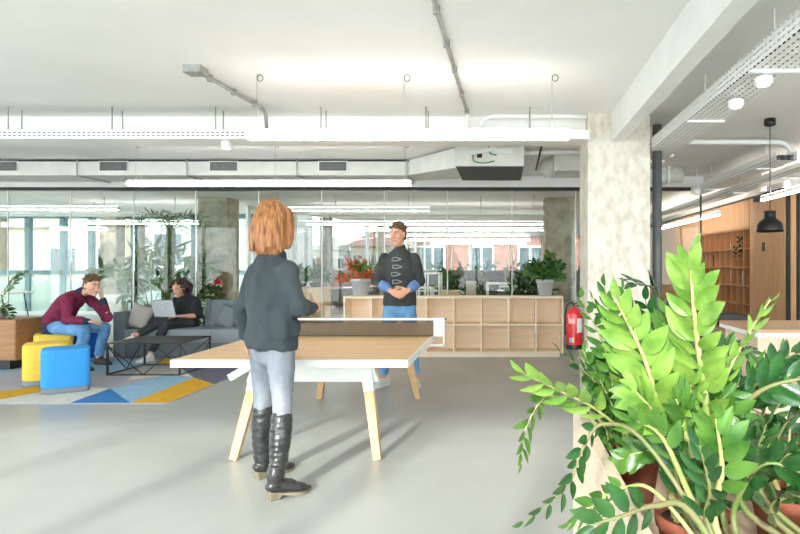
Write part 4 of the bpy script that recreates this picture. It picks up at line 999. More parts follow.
bush('potted_plant', (lx(528, 10.4), 10.4, 0), .2, .5, M['black'], 'dark palm-like plant behind the glass beside the shelf end', 16, 1.0, .42, .22, .045, ['forest', 'dark'], 13, .008, 12)
bush('potted_plant', (lx(478, 13.6), 13.6, 0), .2, .5, M['black'], 'low dark plant behind the glass above the shelf middle', 12, .85, .3, .2, .06, ['forest'], 14, .008, 9)
bush('potted_plant', (lx(450, 13.3), 13.3, 0), .2, .5, M['black'], 'dark green plant behind the pale cabinet top', 12, .9, .26, .2, .06, ['forest', 'palm'], 15, .008, 9)
for px, seed, lb in ((300, 21, 'left green plant in the oak planter behind the glass'), (316, 22, 'right green plant in the oak planter behind the glass')):
    bush('potted_plant', (lx(px, 11.25), 11.25, .951), .13, .08, M['black'], lb, 16, .36, .19, .13, .06, ['mid', 'forest', 'dark'], seed, .006, 9)
# palms behind the sofa glass
bush('indoor_palm', (lx(167, 11.2), 11.2, 0), .26, .5, M['greypot'], 'tall indoor palm behind the glass and the seated woman', 9, 1.75, .75, .30, .06, ['palm', 'forest', 'palm'], 31, .012, 12, t0=.5)
t = bush('indoor_palm', (lx(152, 10.5), 10.5, 0), .24, .45, M['metalwhite'], 'leafy indoor plant left of the tall palm', 8, 1.2, .5, .20, .075, ['palm', 'mid'], 32, .010, 10, t0=.45)
bush('indoor_palm', (lx(131, 11.0), 11.0, 0), .22, .45, M['greypot'], 'slender indoor plant behind the light grey cushion', 6, 1.45, .6, .22, .07, ['palm', 'forest'], 33, .010, 10, t0=.5)
bush('indoor_palm', (lx(196, 11.0), 11.0, 0), .22, .45, M['black'], 'dark leafy plant before the far concrete pillar', 16, 1.05, .42, .16, .06, ['forest', 'palm'], 34, .010, 11)
tr = thing('palm_trunk', 'thick mossy trunk standing among the indoor palms', 'plant', (lx(167, 11.45), 11.45, 0))
b = MB(); x = lx(167, 11.45); b.tube(catmull([(x, 11.45, .1), (x+.03, 11.45, .8), (x+.05, 11.45, 1.5), (x+.08, 11.45, 2.05)], 20), [.11-.03*(k/20)+.008*(k % 2) for k in range(21)], seg=14)
tk_ = b.build('trunk', mat('moss', rgb(96, 116, 60), rgb(70, 76, 46), rough=1, scale=(22, 22, 8), bump=.8), tr)
pot(tr, (x, 11.45, 0), .25, .42, M['greypot'])
rnd = random.Random(5)
for k in range(8):
    a = k*2*math.pi/8+rnd.uniform(-.2, .2); d = V((math.cos(a), math.sin(a), 0)); p0 = V((x+.08, 11.45, 2.0))
    frond(tr, [p0, p0+d*.2+V((0, 0, .32)), p0+d*.48+V((0, 0, .36)), p0+d*.75+V((0, 0, .1))], 18, .2, .022, LM['palm'], .007, .2, toward=V((0, -.3, 1)), stem=M['stemd'], rnd=rnd, ang=60)
# zz shoot on the cabinet at the left edge
t = thing('zz_plant', 'small zz plant on the oak cabinet at the left edge', 'plant', (lx(-4, 7.7), 7.7, .661))
c = (lx(-4, 7.7), 7.7, .661); pot(t, c, .12, .16, M['greypot'])
for e, lm in (((25, 274, 7.65), 'dark'), ((12, 318, 7.5), 'dark'), ((-15, 275, 7.7), 'dark'), ((-22, 290, 7.7), 'mid')):
    p1 = P(*e); p0 = V(c)+V((0, 0, .13)); frond(t, [p0, p0.lerp(p1, .5)+V((0, 0, .08)), p1], 18, .085, .045, LM[lm], .009, .3)
# hedge and terrace planting beyond the facade, too dense to count
for (x0, x1, y0_, z1, lb, seed) in ((-15.8, -7, 17.4, 1.15, 'green hedge on the terrace beyond the left windows', 41), (-3.4, 4, 26.6, 1.5, 'dark hedge on the terrace beyond the end windows', 42)):
    rnd = random.Random(seed); b = MB()
    for k in range(900):
        p = V((rnd.uniform(x0, x1), rnd.uniform(y0_, y0_+.7), rnd.uniform(.0, z1)*rnd.uniform(.6, 1)))
        leaf(b, p, V((rnd.uniform(-1, 1), rnd.uniform(-1, .3), rnd.uniform(-.2, 1))), V((0, -1, .4)), rnd.uniform(.16, .34), rnd.uniform(.09, .16), nl=4)
    b.box((x0, y0_+.3, -.2), (x1, y0_+.6, z1*.7))
    tag(b.build('hedge', LM['mid' if seed == 41 else 'forest']), lb, 'hedge', kind='stuff')
# ------------------------------------------------------------------ people
M['skin'] = mat('skin', rgb(226, 176, 150), rgb(214, 160, 134), rough=.5, scale=(14, 14, 14))
M['skin2'] = mat('skin_warm', rgb(222, 170, 142), rgb(210, 154, 124), rough=.5, scale=(14, 14, 14))
M['eyew'] = mat('eye_white', rgb(236, 232, 226), rough=.25); M['iris'] = mat('iris', rgb(58, 42, 32), rough=.2)
M['lip'] = mat('lips', rgb(190, 112, 100), rough=.45)
def frame(fwd, up=V((0, 0, 1))):
    f = V(fwd).normalized(); r = f.cross(V(up)).normalized(); u = r.cross(f)
    return Matrix((r, f, u)).transposed()
def head_into(b, c, F, s=1.0):
    q = lambda x, y, z: V(c)+F @ (V((x, y, z))*s)
    rings = [(-.100, .050, .026, .024), (-.092, .042, .042, .044), (-.068, .026, .056, .068), (-.03, .014, .066, .086), (.015, .002, .073, .096), (.055, -.004, .076, .099), (.075, -.008, .071, .093), (.09, -.01, .046, .064)]
    sd = F @ V((1, 0, 0))
    b.tube([q(0, y, z) for z, y, rx, ry in rings], [(rx*s, ry*s) for z, y, rx, ry in rings], seg=22, side=sd)
    b.tube([q(0, .088, .03), q(0, .104, .002), q(0, .113, -.018)], [.010*s, .012*s, .015*s], seg=8)
    b.tube([q(0, .106, -.022), q(0, .096, -.026)], [.017*s, .015*s], seg=8)
    b.tube([q(-.046, .078, .036), q(-.02, .09, .034), q(.02, .09, .034), q(.046, .078, .036)], .011*s, seg=8)
    for k in (-1, 1):
        b.ell(q(k*.075, -.008, -.002), (.011*s, .022*s, .032*s), F, 10, 8)
        b.ell(q(k*.042, .062, -.022), (.024*s, .026*s, .024*s), F, 10, 8)
    b.tube([q(-.018, .088, -.062), q(0, .094, -.060), q(.018, .088, -.062)], .012*s, seg=8)
    b.ell(q(0, .072, -.098), (.026*s, .022*s, .018*s), F, 10, 8)
def face_parts(c, F, parent, s=1.0, brow=None):
    q = lambda x, y, z: V(c)+F @ (V((x, y, z))*s)
    for k in (-1, 1):
        e = MB().ell(q(k*.031, .077, .013), (.0125*s, .011*s, .0095*s), F, 12, 8).build('eye', M['eyew'], parent)
        MB().ell(q(k*.031, .0865, .012), (.006*s, .004*s, .006*s), F, 10, 6).build('iris', M['iris'], e)
        if brow: MB().tube([q(k*.016, .096, .032), q(k*.032, .094, .038), q(k*.047, .084, .034)], .0045*s, seg=6).build('eyebrow', brow, parent)
    MB().tube([q(-.024, .091, -.060), q(-.01, .1025, -.057), q(0, .1015, -.0585), q(.01, .1025, -.057), q(.024, .091, -.060)], .0042*s, seg=6).build('lips', M['lip'], parent)
def hand_into(b, w, f, n, th, curl=.35, s=1.0):
    """w wrist, f towards the fingers, n side the palm faces, th side the thumb is on"""
    w = V(w); f = V(f).normalized(); n = V(n); n = (n-f*n.dot(f)).normalized(); sd = f.cross(n)
    if sd.dot(V(th)) < 0: sd = -sd
    b.tube([w-f*.01*s, w+f*.03*s, w+f*.07*s, w+f*.088*s], [(.024*s, .019*s), (.034*s, .017*s), (.040*s, .015*s), (.037*s, .012*s)], seg=14, side=sd)
    for i, (o, L) in enumerate(((.029, .070), (.010, .079), (-.010, .073), (-.028, .056))):
        p = w+f*(.084-.004*abs(i-1))*s+sd*o*s; d = (f+sd*o*2.2).normalized(); pts = [p-d*.015*s, p]
        for j, fr in enumerate((.46, .31, .23)):
            a = curl*(.8+.5*j); d = (d*math.cos(a)+n*math.sin(a)).normalized(); pts.append(pts[-1]+d*L*fr*s)
        b.tube(pts, [.0092*s, .0092*s, .0086*s, .008*s, .0068*s], seg=8)
    p = w+f*.022*s+sd*.026*s; d = (f*.62+sd*.7+n*.25).normalized(); pts = [p-d*.012*s, p]
    for j, L in enumerate((.04, .032, .026)):
        d = (d+f*.22*j+n*curl*.3).normalized(); pts.append(pts[-1]+d*L*s)
    b.tube(pts, [.013*s, .0135*s, .0115*s, .0105*s, .008*s], seg=8)
def limb(b, pts, rad, seg=16, ends=True): b.tube(pts, rad, seg=seg, round_=ends)
def ball(b, c, r): b.ell(c, (r, r, r), None, 14, 10)
def bulge(a, c, rads, n=None):
    """limb chain between two joints with radii spread along it"""
    n = len(rads); return [V(a).lerp(V(c), i/(n-1)) for i in range(n)], list(rads)
def cloth(b, name, m, parent, voxel=.009, disp=.004, f=16, st=(1, 1, 1), smooth=3):
    return link(name, remesh(b, voxel, smooth, disp, f, st), m, parent)
def shoe(parent, heel, toe, m, sole_m, lb=None, w=.045, h=.085, name='shoe'):
    heel, toe = V(heel), V(toe); d = (toe-heel); L = d.length; d.normalize(); up = V((0, 0, 1)); sd = d.cross(up)
    b = MB(); q = lambda t, z: heel+d*L*t+up*z
    b.tube([q(.10, h*.62), q(.25, h*.58), q(.45, h*.55), q(.65, h*.43), q(.82, h*.35), q(.93, h*.31)], [(w*.72, h*.48), (w*.78, h*.5), (w*.86, h*.46), (w, h*.34), (w*.92, h*.27), (w*.66, h*.2)], seg=16, side=sd)
    b.tube([q(.2, h*.5), q(.24, h*1.15)], [w*.72, w*.74], seg=14)
    o = link(name, remesh(b, .006, 2), m, parent)
    n = 10; prof = [(.0, .5), (.03, .72), (.15, .8), (.4, .8), (.62, 1.02), (.8, 1.02), (.93, .74), (1.0, .25)]
    poly = [heel+d*L*t+sd*w*k for t, k in prof]+[heel+d*L*t-sd*w*k for t, k in prof[::-1]]
    z0 = heel.z; sb = MB().prism([(p.x, p.y) for p in poly], z0, z0+.026).bevel(.004); sb.build('sole', sole_m, o)
    lb_ = MB()
    for t in (.40, .47, .54, .61): lb_.tube([q(t, h*(1.02-.62*(t-.4)/.3*.45))+sd*w*.4, q(t+.01, h*(1.06-.62*(t-.4)/.3*.45)), q(t, h*(1.02-.62*(t-.4)/.3*.45))-sd*w*.4], .003, seg=6)
    lb_.build('laces', sole_m, o)
    return o

# ======== woman standing at the table, seen from behind
W = thing('person', 'person with reddish blond bob seen from behind, in dark sweater and black boots', 'person', (-1.41, 3.5, 0))
hc = V((-1.41, 3.51, .93)); Lv = V((-.80, .60, 0)).normalized(); Fv = V((.60, .80, 0)).normalized(); up = V((0, 0, 1))
hL, hR = hc+Lv*.088, hc-Lv*.088
kL, aL = V((-1.512, 3.625, .50)), V((-1.548, 3.675, .10)); kR, aR = V((-1.318, 3.435, .50)), V((-1.318, 3.352, .10))
sc = V((-1.41, 3.50, 1.365)); sL, sR = sc+Lv*.150-V((0, 0, .045)), sc-Lv*.150-V((0, 0, .045))
eL, wL = V((-1.625, 3.60, 1.10)), V((-1.655, 3.715, .875)); eR, wR = V((-1.215, 3.40, 1.105)), V((-1.20, 3.63, 1.085))
hd = V((-1.395, 3.515, 1.612)); HF = frame(V((.42, .9, -.05)))
b = MB(); head_into(b, hd, HF)
limb(b, [hd+V((0, 0, -.06)), sc+V((0, .0, .04)), sc-V((0, 0, .05))], [.050, .045, .05])
b.tube([sc-V((0, 0, .02)), sc-V((0, 0, .2)), hc+V((0, 0, .12)), hc], [(.09, .055), (.125, .085), (.12, .08), (.13, .085)], side=Lv)
for s_, e_, w_, nn, th, cu in ((sL, eL, wL, V((.8, .3, 0)), Fv, .35), (sR, eR, wR, V((-.9, .2, -.2)), up, .4)):
    p, r = bulge(s_, e_, (.046, .043, .038)); limb(b, p, r); p, r = bulge(e_, w_, (.036, .036, .027, .023)); limb(b, p, r)
    hand_into(b, w_, (w_-e_).normalized()+V((0, 0, .15 if s_ is sR else 0)), nn, th, cu)
for h_, k_, a_ in ((hL, kL, aL), (hR, kR, aR)):
    p, r = bulge(h_, k_, (.075, .07, .05)); limb(b, p, r); p, r = bulge(k_, a_, (.046, .046, .034)); limb(b, p, r)
link('body', remesh(b, .0065, 1), M['skin'], W); face_parts(hd, HF, W)
M['sweater'] = mat('charcoal_knit', rgb(68, 77, 82), rgb(52, 60, 65), rough=.85, scale=(5, 5, 2), bump=.25, bscale=(240, 240, 240))
b = MB()
b.tube([V((-1.41, 3.505, .845)), V((-1.408, 3.507, .90)), hc+V((0, 0, .06)), hc+V((0, 0, .16)), sc-V((0, 0, .20)), sc-V((0, 0, .09)), sc-V((0, 0, .01)), sc+V((0, 0, .045)), sc+V((0, 0, .075))],
       [(.186, .135), (.186, .135), (.182, .132), (.166, .122), (.172, .126), (.178, .122), (.135, .088), (.088, .072), (.064, .060)], seg=28, side=Lv, round_='b')
for s_, e_, w_ in ((sL, eL, wL), (sR, eR, wR)):
    limb(b, [s_, s_.lerp(e_, .5), e_, e_.lerp(w_, .5), e_.lerp(w_, .97)], [.060, .058, .054, .050, .042], ends='a'); ball(b, e_, .056)
cloth(b, 'sweater', M['sweater'], W, .010, .019, 7, (1.4, 1.4, 1.1), 9)
M['greyjean'] = mat('grey_denim', rgb(152, 157, 166), rgb(122, 128, 138), rough=.85, scale=(11, 11, 4), bump=.2, bscale=(200, 200, 200))
b = MB()
b.tube([hc-V((0, 0, .10)), hc-V((0, 0, .03)), hc+V((0, 0, .05))], [(.150, .106), (.156, .108), (.145, .095)], side=Lv, seg=24)
for h_, k_, a_ in ((hL, kL, aL), (hR, kR, aR)):
    limb(b, [h_-V((0, 0, .02)), h_.lerp(k_, .35), h_.lerp(k_, .7), k_, k_.lerp(a_, .35)], [.086, .082, .066, .056, .056]); ball(b, k_, .057)
cloth(b, 'jeans', M['greyjean'], W, .009, .004, 20, (1, 1, 1.6))
M['boot'] = mat('black_leather', rgb(58, 58, 58), rgb(40, 40, 41), rough=.34, scale=(20, 20, 12), bump=.25, bscale=(40, 40, 26), coat=.2)
M['tansole'] = mat('tan_sole', rgb(140, 130, 110), rgb(116, 106, 86), rough=.7)
for k_, a_, heel, toe in ((kL, aL, V((-1.575, 3.635, 0)), V((-1.40, 3.85, 0))), (kR, aR, V((-1.362, 3.315, 0)), V((-1.165, 3.47, 0)))):
    d = (toe-heel); Ln = d.length; d.normalize(); sd = d.cross(up); b = MB()
    q = lambda t, z: heel+d*Ln*t+up*z
    top = k_.lerp(a_, .12)
    limb(b, [top, k_.lerp(a_, .4), k_.lerp(a_, .75), q(.2, .15), q(.2, .10)], [.062, .063, .052, .046, .044], seg=18)
    b.tube([q(.10, .080), q(.3, .078), q(.5, .066), q(.7, .045), q(.88, .034), q(.96, .03)], [(.034, .034), (.037, .042), (.041, .038), (.042, .028), (.032, .02), (.018, .013)], seg=16, side=sd)
    b.tube([q(.2, .13), q(.2, .155), q(.2, .165)], [.052, .054, .05], seg=16)
    o = link('boot', remesh(b, .007, 2, .005, 24, (1, 1, 2.2)), M['boot'], W)
    prof = [(.04, .5), (.10, .76), (.25, .8), (.4, .82), (.65, 1.0), (.8, .9), (.93, .55), (1.0, .12)]
    pl_ = [heel+d*Ln*t+sd*.041*k for t, k in prof]+[heel+d*Ln*t-sd*.041*k for t, k in prof[::-1]]
    s2 = MB(); s2.prism([(p.x, p.y) for p in pl_], .022, .034)
    for v in s2.bm.verts:
        t_ = (v.co-heel).dot(d)/Ln; v.co.z += .022*(max(0, .45-t_)/.45)-.018*min(1, max(0, (t_-.35)/.3))
    s2.hexa([q(.07, 0)-sd*.024, q(.24, 0)-sd*.024, q(.24, 0)+sd*.024, q(.07, 0)+sd*.024, q(.05, .046)-sd*.034, q(.34, .036)-sd*.034, q(.34, .036)+sd*.034, q(.05, .046)+sd*.034])
    s2.build('sole', M['tansole'], o)
# hair: a bob that falls to the shoulders
M['hairblond'] = mat('hair_red_blond', rgb(196, 134, 78), rgb(112, 62, 34), rough=.45, scale=(75, 75, 5), bump=.7, bscale=(120, 120, 7), lo=.3, hi=.7)
b = MB(); q = lambda x, y, z: hd+HF @ V((x, y, z))
b.ell(q(0, -.008, .035), (.086, .112, .095), HF, 22, 16)
sd = HF @ V((1, 0, 0))
b.tube([q(0, -.035, .06), q(0, -.045, -.01), q(0, -.05, -.08), q(0, -.05, -.135), q(0, -.045, -.165)], [(.088, .080), (.098, .080), (.106, .072), (.110, .064), (.104, .05)], seg=24, side=sd)
for k in (-1, 1): b.tube([q(k*.062, .03, .06), q(k*.078, .035, -.01), q(k*.085, .03, -.09), q(k*.085, .02, -.14)], [.035, .034, .034, .026], seg=12)
rnd = random.Random(3)
for k in range(46):
    a = math.radians(rnd.uniform(150, 390)); r_ = (.098, .076)
    x0, y0_ = r_[0]*math.cos(a), -.045+r_[1]*math.sin(a)
    b.tube([q(x0*.72, y0_*.8+.0, .085), q(x0*1.0, y0_*1.0, .0), q(x0*1.10, y0_*1.08, -.10), q(x0*1.10+rnd.uniform(-.01, .01), y0_*1.06, rnd.uniform(-.195, -.165))], [.012, .013, .012, .005], seg=6)
link('hair', remesh(b, .006, 1, .003, 40, (1, 1, .12)), M['hairblond'], W)

# ======== man standing behind the table
G = thing('person', 'person in dark patterned sweater and blue jeans standing behind the table with hands clasped', 'person', (-1.19, 6.52, 0))
hc = V((-1.185, 6.54, .93)); Lv = V((1, 0, 0)); Fv = V((0, -1, 0))
hR, hL = hc-Lv*.09, hc+Lv*.09
kR, aR = V((-1.335, 6.52, .50)), V((-1.375, 6.57, .09)); kL, aL = V((-1.05, 6.52, .50)), V((-1.005, 6.57, .09))
sc = V((-1.185, 6.54, 1.475)); sR, sL = sc-Lv*.168-V((0, 0, .04)), sc+Lv*.168-V((0, 0, .04))
eR, wR = V((-1.445, 6.50, 1.19)), V((-1.235, 6.30, 1.075)); eL, wL = V((-.945, 6.49, 1.185)), V((-1.055, 6.30, 1.085))
hd = V((-1.20, 6.50, 1.70)); HF = frame(V((-.35, -.9, -.10)))
b = MB(); head_into(b, hd, HF, 1.02)
limb(b, [hd+V((0, .01, -.06)), sc+V((0, .01, .05)), sc-V((0, 0, .05))], [.056, .052, .055])
b.tube([sc-V((0, 0, .02)), sc-V((0, 0, .2)), hc+V((0, 0, .12)), hc], [(.10, .06), (.145, .095), (.13, .085), (.13, .085)], side=Lv)
for s_, e_, w_, f_, nn, th in ((sR, eR, wR, V((.75, -.45, -.25)), V((.3, .8, -.3)), up), (sL, eL, wL, V((-.8, -.35, -.35)), V((0, .9, .1)), up)):
    p, r = bulge(s_, e_, (.052, .048, .042)); limb(b, p, r); p, r = bulge(e_, w_, (.04, .041, .031, .026)); limb(b, p, r)
    hand_into(b, w_, f_, nn, th, .45, 1.08)
for h_, k_, a_ in ((hL, kL, aL), (hR, kR, aR)):
    p, r = bulge(h_, k_, (.08, .072, .052)); limb(b, p, r); p, r = bulge(k_, a_, (.048, .05, .036)); limb(b, p, r)
link('body', remesh(b, .0065, 1), M['skin2'], G)
M['hairbrown'] = mat('hair_brown', rgb(112, 84, 60), rgb(72, 52, 36), rough=.5, scale=(60, 60, 30), bump=.6, bscale=(90, 90, 40))
M['hairdark'] = mat('hair_dark', rgb(66, 46, 36), rgb(38, 26, 22), rough=.5, scale=(50, 50, 40), bump=.6, bscale=(90, 90, 60))
face_parts(hd, HF, G, 1.02, M['hairdark'])
def short_hair(hd, HF, m, parent, tuft=.012, s=1.0, seed=1):
    b = MB(); q = lambda x, y, z: hd+HF @ (V((x, y, z))*s)
    b.ell(q(0, -.012, .073), (.083*s, .104*s, .064*s), HF, 20, 14); b.ell(q(0, -.02, .055), (.084*s, .094*s, .076*s), HF, 20, 14); b.ell(q(0, -.045, .0), (.076*s, .07*s, .085*s), HF, 18, 12)
    rnd = random.Random(seed)
    for k in range(70):
        a, e = rnd.uniform(0, 6.283), rnd.uniform(.15, 1.45)
        p = V((.08*math.cos(a)*math.cos(e), -.016+.10*math.sin(a)*math.cos(e), .052+.076*math.sin(e)))
        if p.y > .05 and p.z < .085: continue
        n = V((p.x, p.y*.7+.02, p.z-.03)).normalized(); b.tube([q(*p), q(*(p+n*tuft+V((rnd.uniform(-.012, .012), rnd.uniform(-.01, .014), .004))))], [.013*s, .006*s], seg=6)
    return link('hair', remesh(b, .006, 1, .003, 60), m, parent)
short_hair(hd, HF, M['hairbrown'], G, .014, 1.02, 5)
M['knit2'] = mat('dark_knit', rgb(70, 74, 74), rgb(54, 58, 58), rough=.9, scale=(7, 7, 7), bump=.25, bscale=(240, 240, 240))
b = MB()
b.tube([V((-1.185, 6.535, .90)), hc+V((0, 0, .05)), hc+V((0, -.01, .18)), sc-V((0, .01, .22)), sc-V((0, .005, .10)), sc-V((0, 0, .015)), sc+V((0, 0, .045)), sc+V((0, 0, .07))],
       [(.186, .128), (.184, .126), (.174, .12), (.186, .126), (.192, .122), (.152, .095), (.098, .08), (.072, .07)], seg=28, side=Lv, round_='b')
for s_, e_, w_ in ((sL, eL, wL), (sR, eR, wR)):
    limb(b, [s_, s_.lerp(e_, .5), e_, e_.lerp(w_, .45)], [.066, .062, .057, .053], ends='a'); ball(b, e_, .06)
sw = remesh(b, .010, 8, .009, 8, (1.2, 1.2, .8))
mb = MB(); mb.bm.from_mesh(sw); base_n = len(mb.bm.faces)
from mathutils.bvhtree import BVHTree
mb.bm.faces.ensure_lookup_table(); bv = BVHTree.FromBMesh(mb.bm); mb.mi = 1
def onfront(x, z):
    h = bv.ray_cast(V((x, 5.5, z)), V((0, 1, 0)), 2)
    return (h[0] if h[0] else V((x, 6.42, z)))+V((0, -.001, 0))
for k in range(5):
    z = 1.43-k*.083; x = -1.20+(.012 if k % 2 else 0)
    outline = [(x-.05, z+.018), (x-.055, z-.022), (x-.01, z-.022), (x+.05, z-.004), (x-.005, z+.016), (x-.045, z+.012)]
    pts = []
    for (a0, a1), (c0, c1) in zip(outline, outline[1:]): pts += [onfront(a0+(c0-a0)*t/4, a1+(c1-a1)*t/4) for t in range(4)]
    mb.tube(pts, .0042, seg=6)
me = mb.mesh('sweater')
for p in me.polygons: p.use_smooth = True
link('sweater', me, [M['knit2'], mat('pale_yarn', rgb(176, 178, 172), rough=.9)], G)
M['shirtblue'] = mat('blue_shirt', rgb(112, 144, 200), rgb(92, 124, 182), rough=.85, scale=(60, 60, 60))
for e_, w_ in ((eL, wL), (eR, wR)):
    b = MB(); limb(b, [e_.lerp(w_, .42), e_.lerp(w_, .62), e_.lerp(w_, .78)], [.055, .056, .048]); cloth(b, 'shirt_cuff', M['shirtblue'], G, .008, .004, 22)
M['denim'] = mat('blue_denim', rgb(118, 168, 214), rgb(86, 138, 190), rough=.85, scale=(9, 9, 4), bump=.2, bscale=(200, 200, 200))
b = MB(); b.tube([hc-V((0, 0, .10)), hc-V((0, 0, .02)), hc+V((0, 0, .05))], [(.152, .105), (.158, .108), (.145, .095)], side=Lv, seg=24)
for h_, k_, a_ in ((hL, kL, aL), (hR, kR, aR)):
    limb(b, [h_-V((0, 0, .02)), h_.lerp(k_, .35), h_.lerp(k_, .7), k_, k_.lerp(a_, .4), k_.lerp(a_, .9)], [.090, .086, .07, .062, .058, .048], ends='a')
cloth(b, 'jeans', M['denim'], G, .009, .005, 18, (1, 1, 1.5))
M['sneaker'] = mat('white_sneaker', rgb(236, 236, 232), rgb(220, 220, 216), rough=.6)
shoe(G, V((-1.33, 6.64, 0)), V((-1.445, 6.40, 0)), M['sneaker'], M['white']); shoe(G, V((-1.03, 6.64, 0)), V((-.965, 6.38, 0)), M['sneaker'], M['white'])

# ======== seated man in maroon
S = thing('person', 'person in maroon sweater sitting on a yellow pouf, cheek resting on one hand', 'person', (-5.9, 7.75, .45))
hc = V((-5.99, 7.76, .555)); Fv = V((1, 0, 0)); Lv = V((0, 1, 0))
kR, kL = V((-5.47, 7.53, .515)), V((-5.44, 7.88, .515)); aR, aL = V((-5.47, 7.45, .115)), V((-5.555, 7.93, .115))
hR, hL = hc-Lv*.085+V((0, 0, -.01)), hc+Lv*.085+V((0, 0, -.01))
sc = V((-5.70, 7.75, .945)); sR, sL = sc-Lv*.175+V((-.01, 0, -.015)), sc+Lv*.175
eR, wR = V((-5.66, 7.49, .665)), V((-5.45, 7.58, .63)); eL, wL = V((-5.425, 7.90, .66)), V((-5.425, 7.825, .915))
hd = V((-5.51, 7.735, 1.09)); HF = frame(V((.93, -.36, -.16)))
b = MB(); head_into(b, hd, HF, 1.07)
limb(b, [hd+HF @ V((0, -.02, -.06)), sc+V((.02, 0, .035)), sc-V((.035, 0, .02))], [.054, .054, .06])
b.tube([sc-V((.03, 0, .03)), sc.lerp(hc, .4)-V((.045, 0, 0)), sc.lerp(hc, .8)-V((.02, 0, 0)), hc], [(.12, .06), (.12, .07), (.12, .08), (.12, .08)], side=Lv)
p, r = bulge(sR, eR, (.05, .046, .04)); limb(b, p, r); p, r = bulge(eR, wR, (.04, .04, .03, .025)); limb(b, p, r); hand_into(b, wR, V((.9, .05, -.12)), V((0, 0, -1)), V((0, 1, 0)), .22, 1.05)
p, r = bulge(sL, eL, (.05, .046, .04)); limb(b, p, r); p, r = bulge(eL, wL, (.04, .04, .03, .025)); limb(b, p, r); hand_into(b, wL, V((-.22, -.22, .95)), V((-.75, -.3, 0)), V((-.6, .7, .0)), .75, .95)
for h_, k_, a_ in ((hL, kL, aL), (hR, kR, aR)):
    p, r = bulge(h_, k_, (.08, .072, .052)); limb(b, p, r); p, r = bulge(k_, a_, (.048, .05, .036)); limb(b, p, r)
link('body', remesh(b, .0065, 1), M['skin'], S); face_parts(hd, HF, S, 1.07, M['hairbrown']); short_hair(hd, HF, M['hairbrown'], S, .018, 1.07, 9)
M['maroon'] = mat('maroon_knit', rgb(134, 40, 78), rgb(110, 28, 60), rough=.9, scale=(6, 6, 6), bump=.25, bscale=(240, 240, 240))
M['navyk'] = mat('navy_knit', rgb(48, 56, 84), rgb(38, 46, 72), rough=.9, scale=(40, 40, 40))
b = MB()
b.tube([hc+V((-.0, 0, .02)), hc+V((-.01, 0, .10)), hc.lerp(sc, .35)+V((-.035, 0, .03)), hc.lerp(sc, .65)+V((-.05, 0, .03)), hc.lerp(sc, .88)+V((-.03, 0, .02)), sc+V((.01, 0, .02)), sc+V((.035, 0, .05))],
       [(.18, .135), (.19, .14), (.19, .14), (.19, .135), (.175, .115), (.12, .09), (.07, .07)], seg=28, side=Lv)
limb(b, [sR, sR.lerp(eR, .5), eR, eR.lerp(wR, .5), eR.lerp(wR, .82)], [.074, .066, .06, .054, .048], ends='a'); limb(b, [sL, sL.lerp(eL, .5), eL, eL.lerp(wL, .5), eL.lerp(wL, .75)], [.074, .066, .06, .054, .048], ends='a'); ball(b, eL, .074); ball(b, eR, .066)
so = cloth(b, 'sweater', M['maroon'], S, .010, .011, 9, (1, 1, 1), 6)
b = MB(); limb(b, [eR.lerp(wR, .74), eR.lerp(wR, 1.0)], [.046, .039]); cloth(b, 'cuff', M['navyk'], so, .008, 0)
b = MB(); limb(b, [eL.lerp(wL, .64), eL.lerp(wL, .93)], [.047, .040]); cloth(b, 'cuff', M['navyk'], so, .008, 0)
b = MB(); b.tube([sc+V((.026, 0, .038)), sc+V((.05, 0, .066))], [(.080, .077), (.070, .066)], side=Lv, seg=24); cloth(b, 'collar', M['navyk'], so, .007, 0)
b = MB(); b.tube([hc+V((-.015, 0, -.075)), hc+V((-.005, 0, .035))], [(.182, .138), (.188, .142)], side=Lv, seg=24); cloth(b, 'hem_band', M['navyk'], so, .009, .002)
b = MB(); b.tube([hc+V((.0, 0, -.045)), hc+V((.01, 0, .03))], [(.165, .13), (.16, .12)], side=Lv, seg=24)
for h_, k_, a_ in ((hL, kL, aL), (hR, kR, aR)):
    limb(b, [h_, h_.lerp(k_, .4)+V((0, 0, .005)), h_.lerp(k_, .8), k_+V((.01, 0, .0)), k_.lerp(a_, .15)+V((.012, 0, 0)), k_.lerp(a_, .5), k_.lerp(a_, .95)], [.098, .09, .08, .072, .07, .064, .062], ends='a'); ball(b, k_, .074)
cloth(b, 'jeans', M['denim'], S, .009, .006, 18)
M['greyshoe'] = mat('grey_shoe', rgb(86, 86, 90), rgb(66, 66, 70), rough=.8)
shoe(S, V((-5.615, 7.955, .014)), V((-5.335, 7.86, .014)), M['greyshoe'], M['darkmetal']); shoe(S, V((-5.53, 7.46, .014)), V((-5.25, 7.40, .014)), M['greyshoe'], M['darkmetal'])

# ======== curly haired person on the sofa
Q = thing('person', 'person with curly dark hair in black clothes sitting cross-legged on the sofa with a laptop', 'person', (-4.9, 8.8, .43))
hc = V((-4.86, 8.87, .505)); Fv = V((-.22, -.97, 0)).normalized(); Lv = V((.97, -.22, 0)).normalized()
sc = V((-4.93, 8.97, .86)); sR, sL = sc-Lv*.15-V((0, 0, .03)), sc+Lv*.15-V((0, 0, .03))
hR, hL = hc-Lv*.085, hc+Lv*.085
kL, aL = V((-5.02, 8.43, .525)), V((-5.235, 8.22, .375))       # crossed over leg
kR, aR = V((-4.93, 8.40, .475)), V((-5.02, 8.20, .10))
eL, wL = V((-4.66, 8.80, .60)), V((-4.82, 8.58, .615)); eR, wR = V((-5.17, 8.84, .62)), V((-5.11, 8.62, .64))
hd = V((-4.99, 8.89, 1.00)); HF = frame(V((-.25, -.92, -.28)))
b = MB(); head_into(b, hd, HF, .96)
limb(b, [hd+HF @ V((0, -.02, -.06)), sc+V((0, 0, .04)), sc-V((0, 0, .02))], [.05, .05, .07])
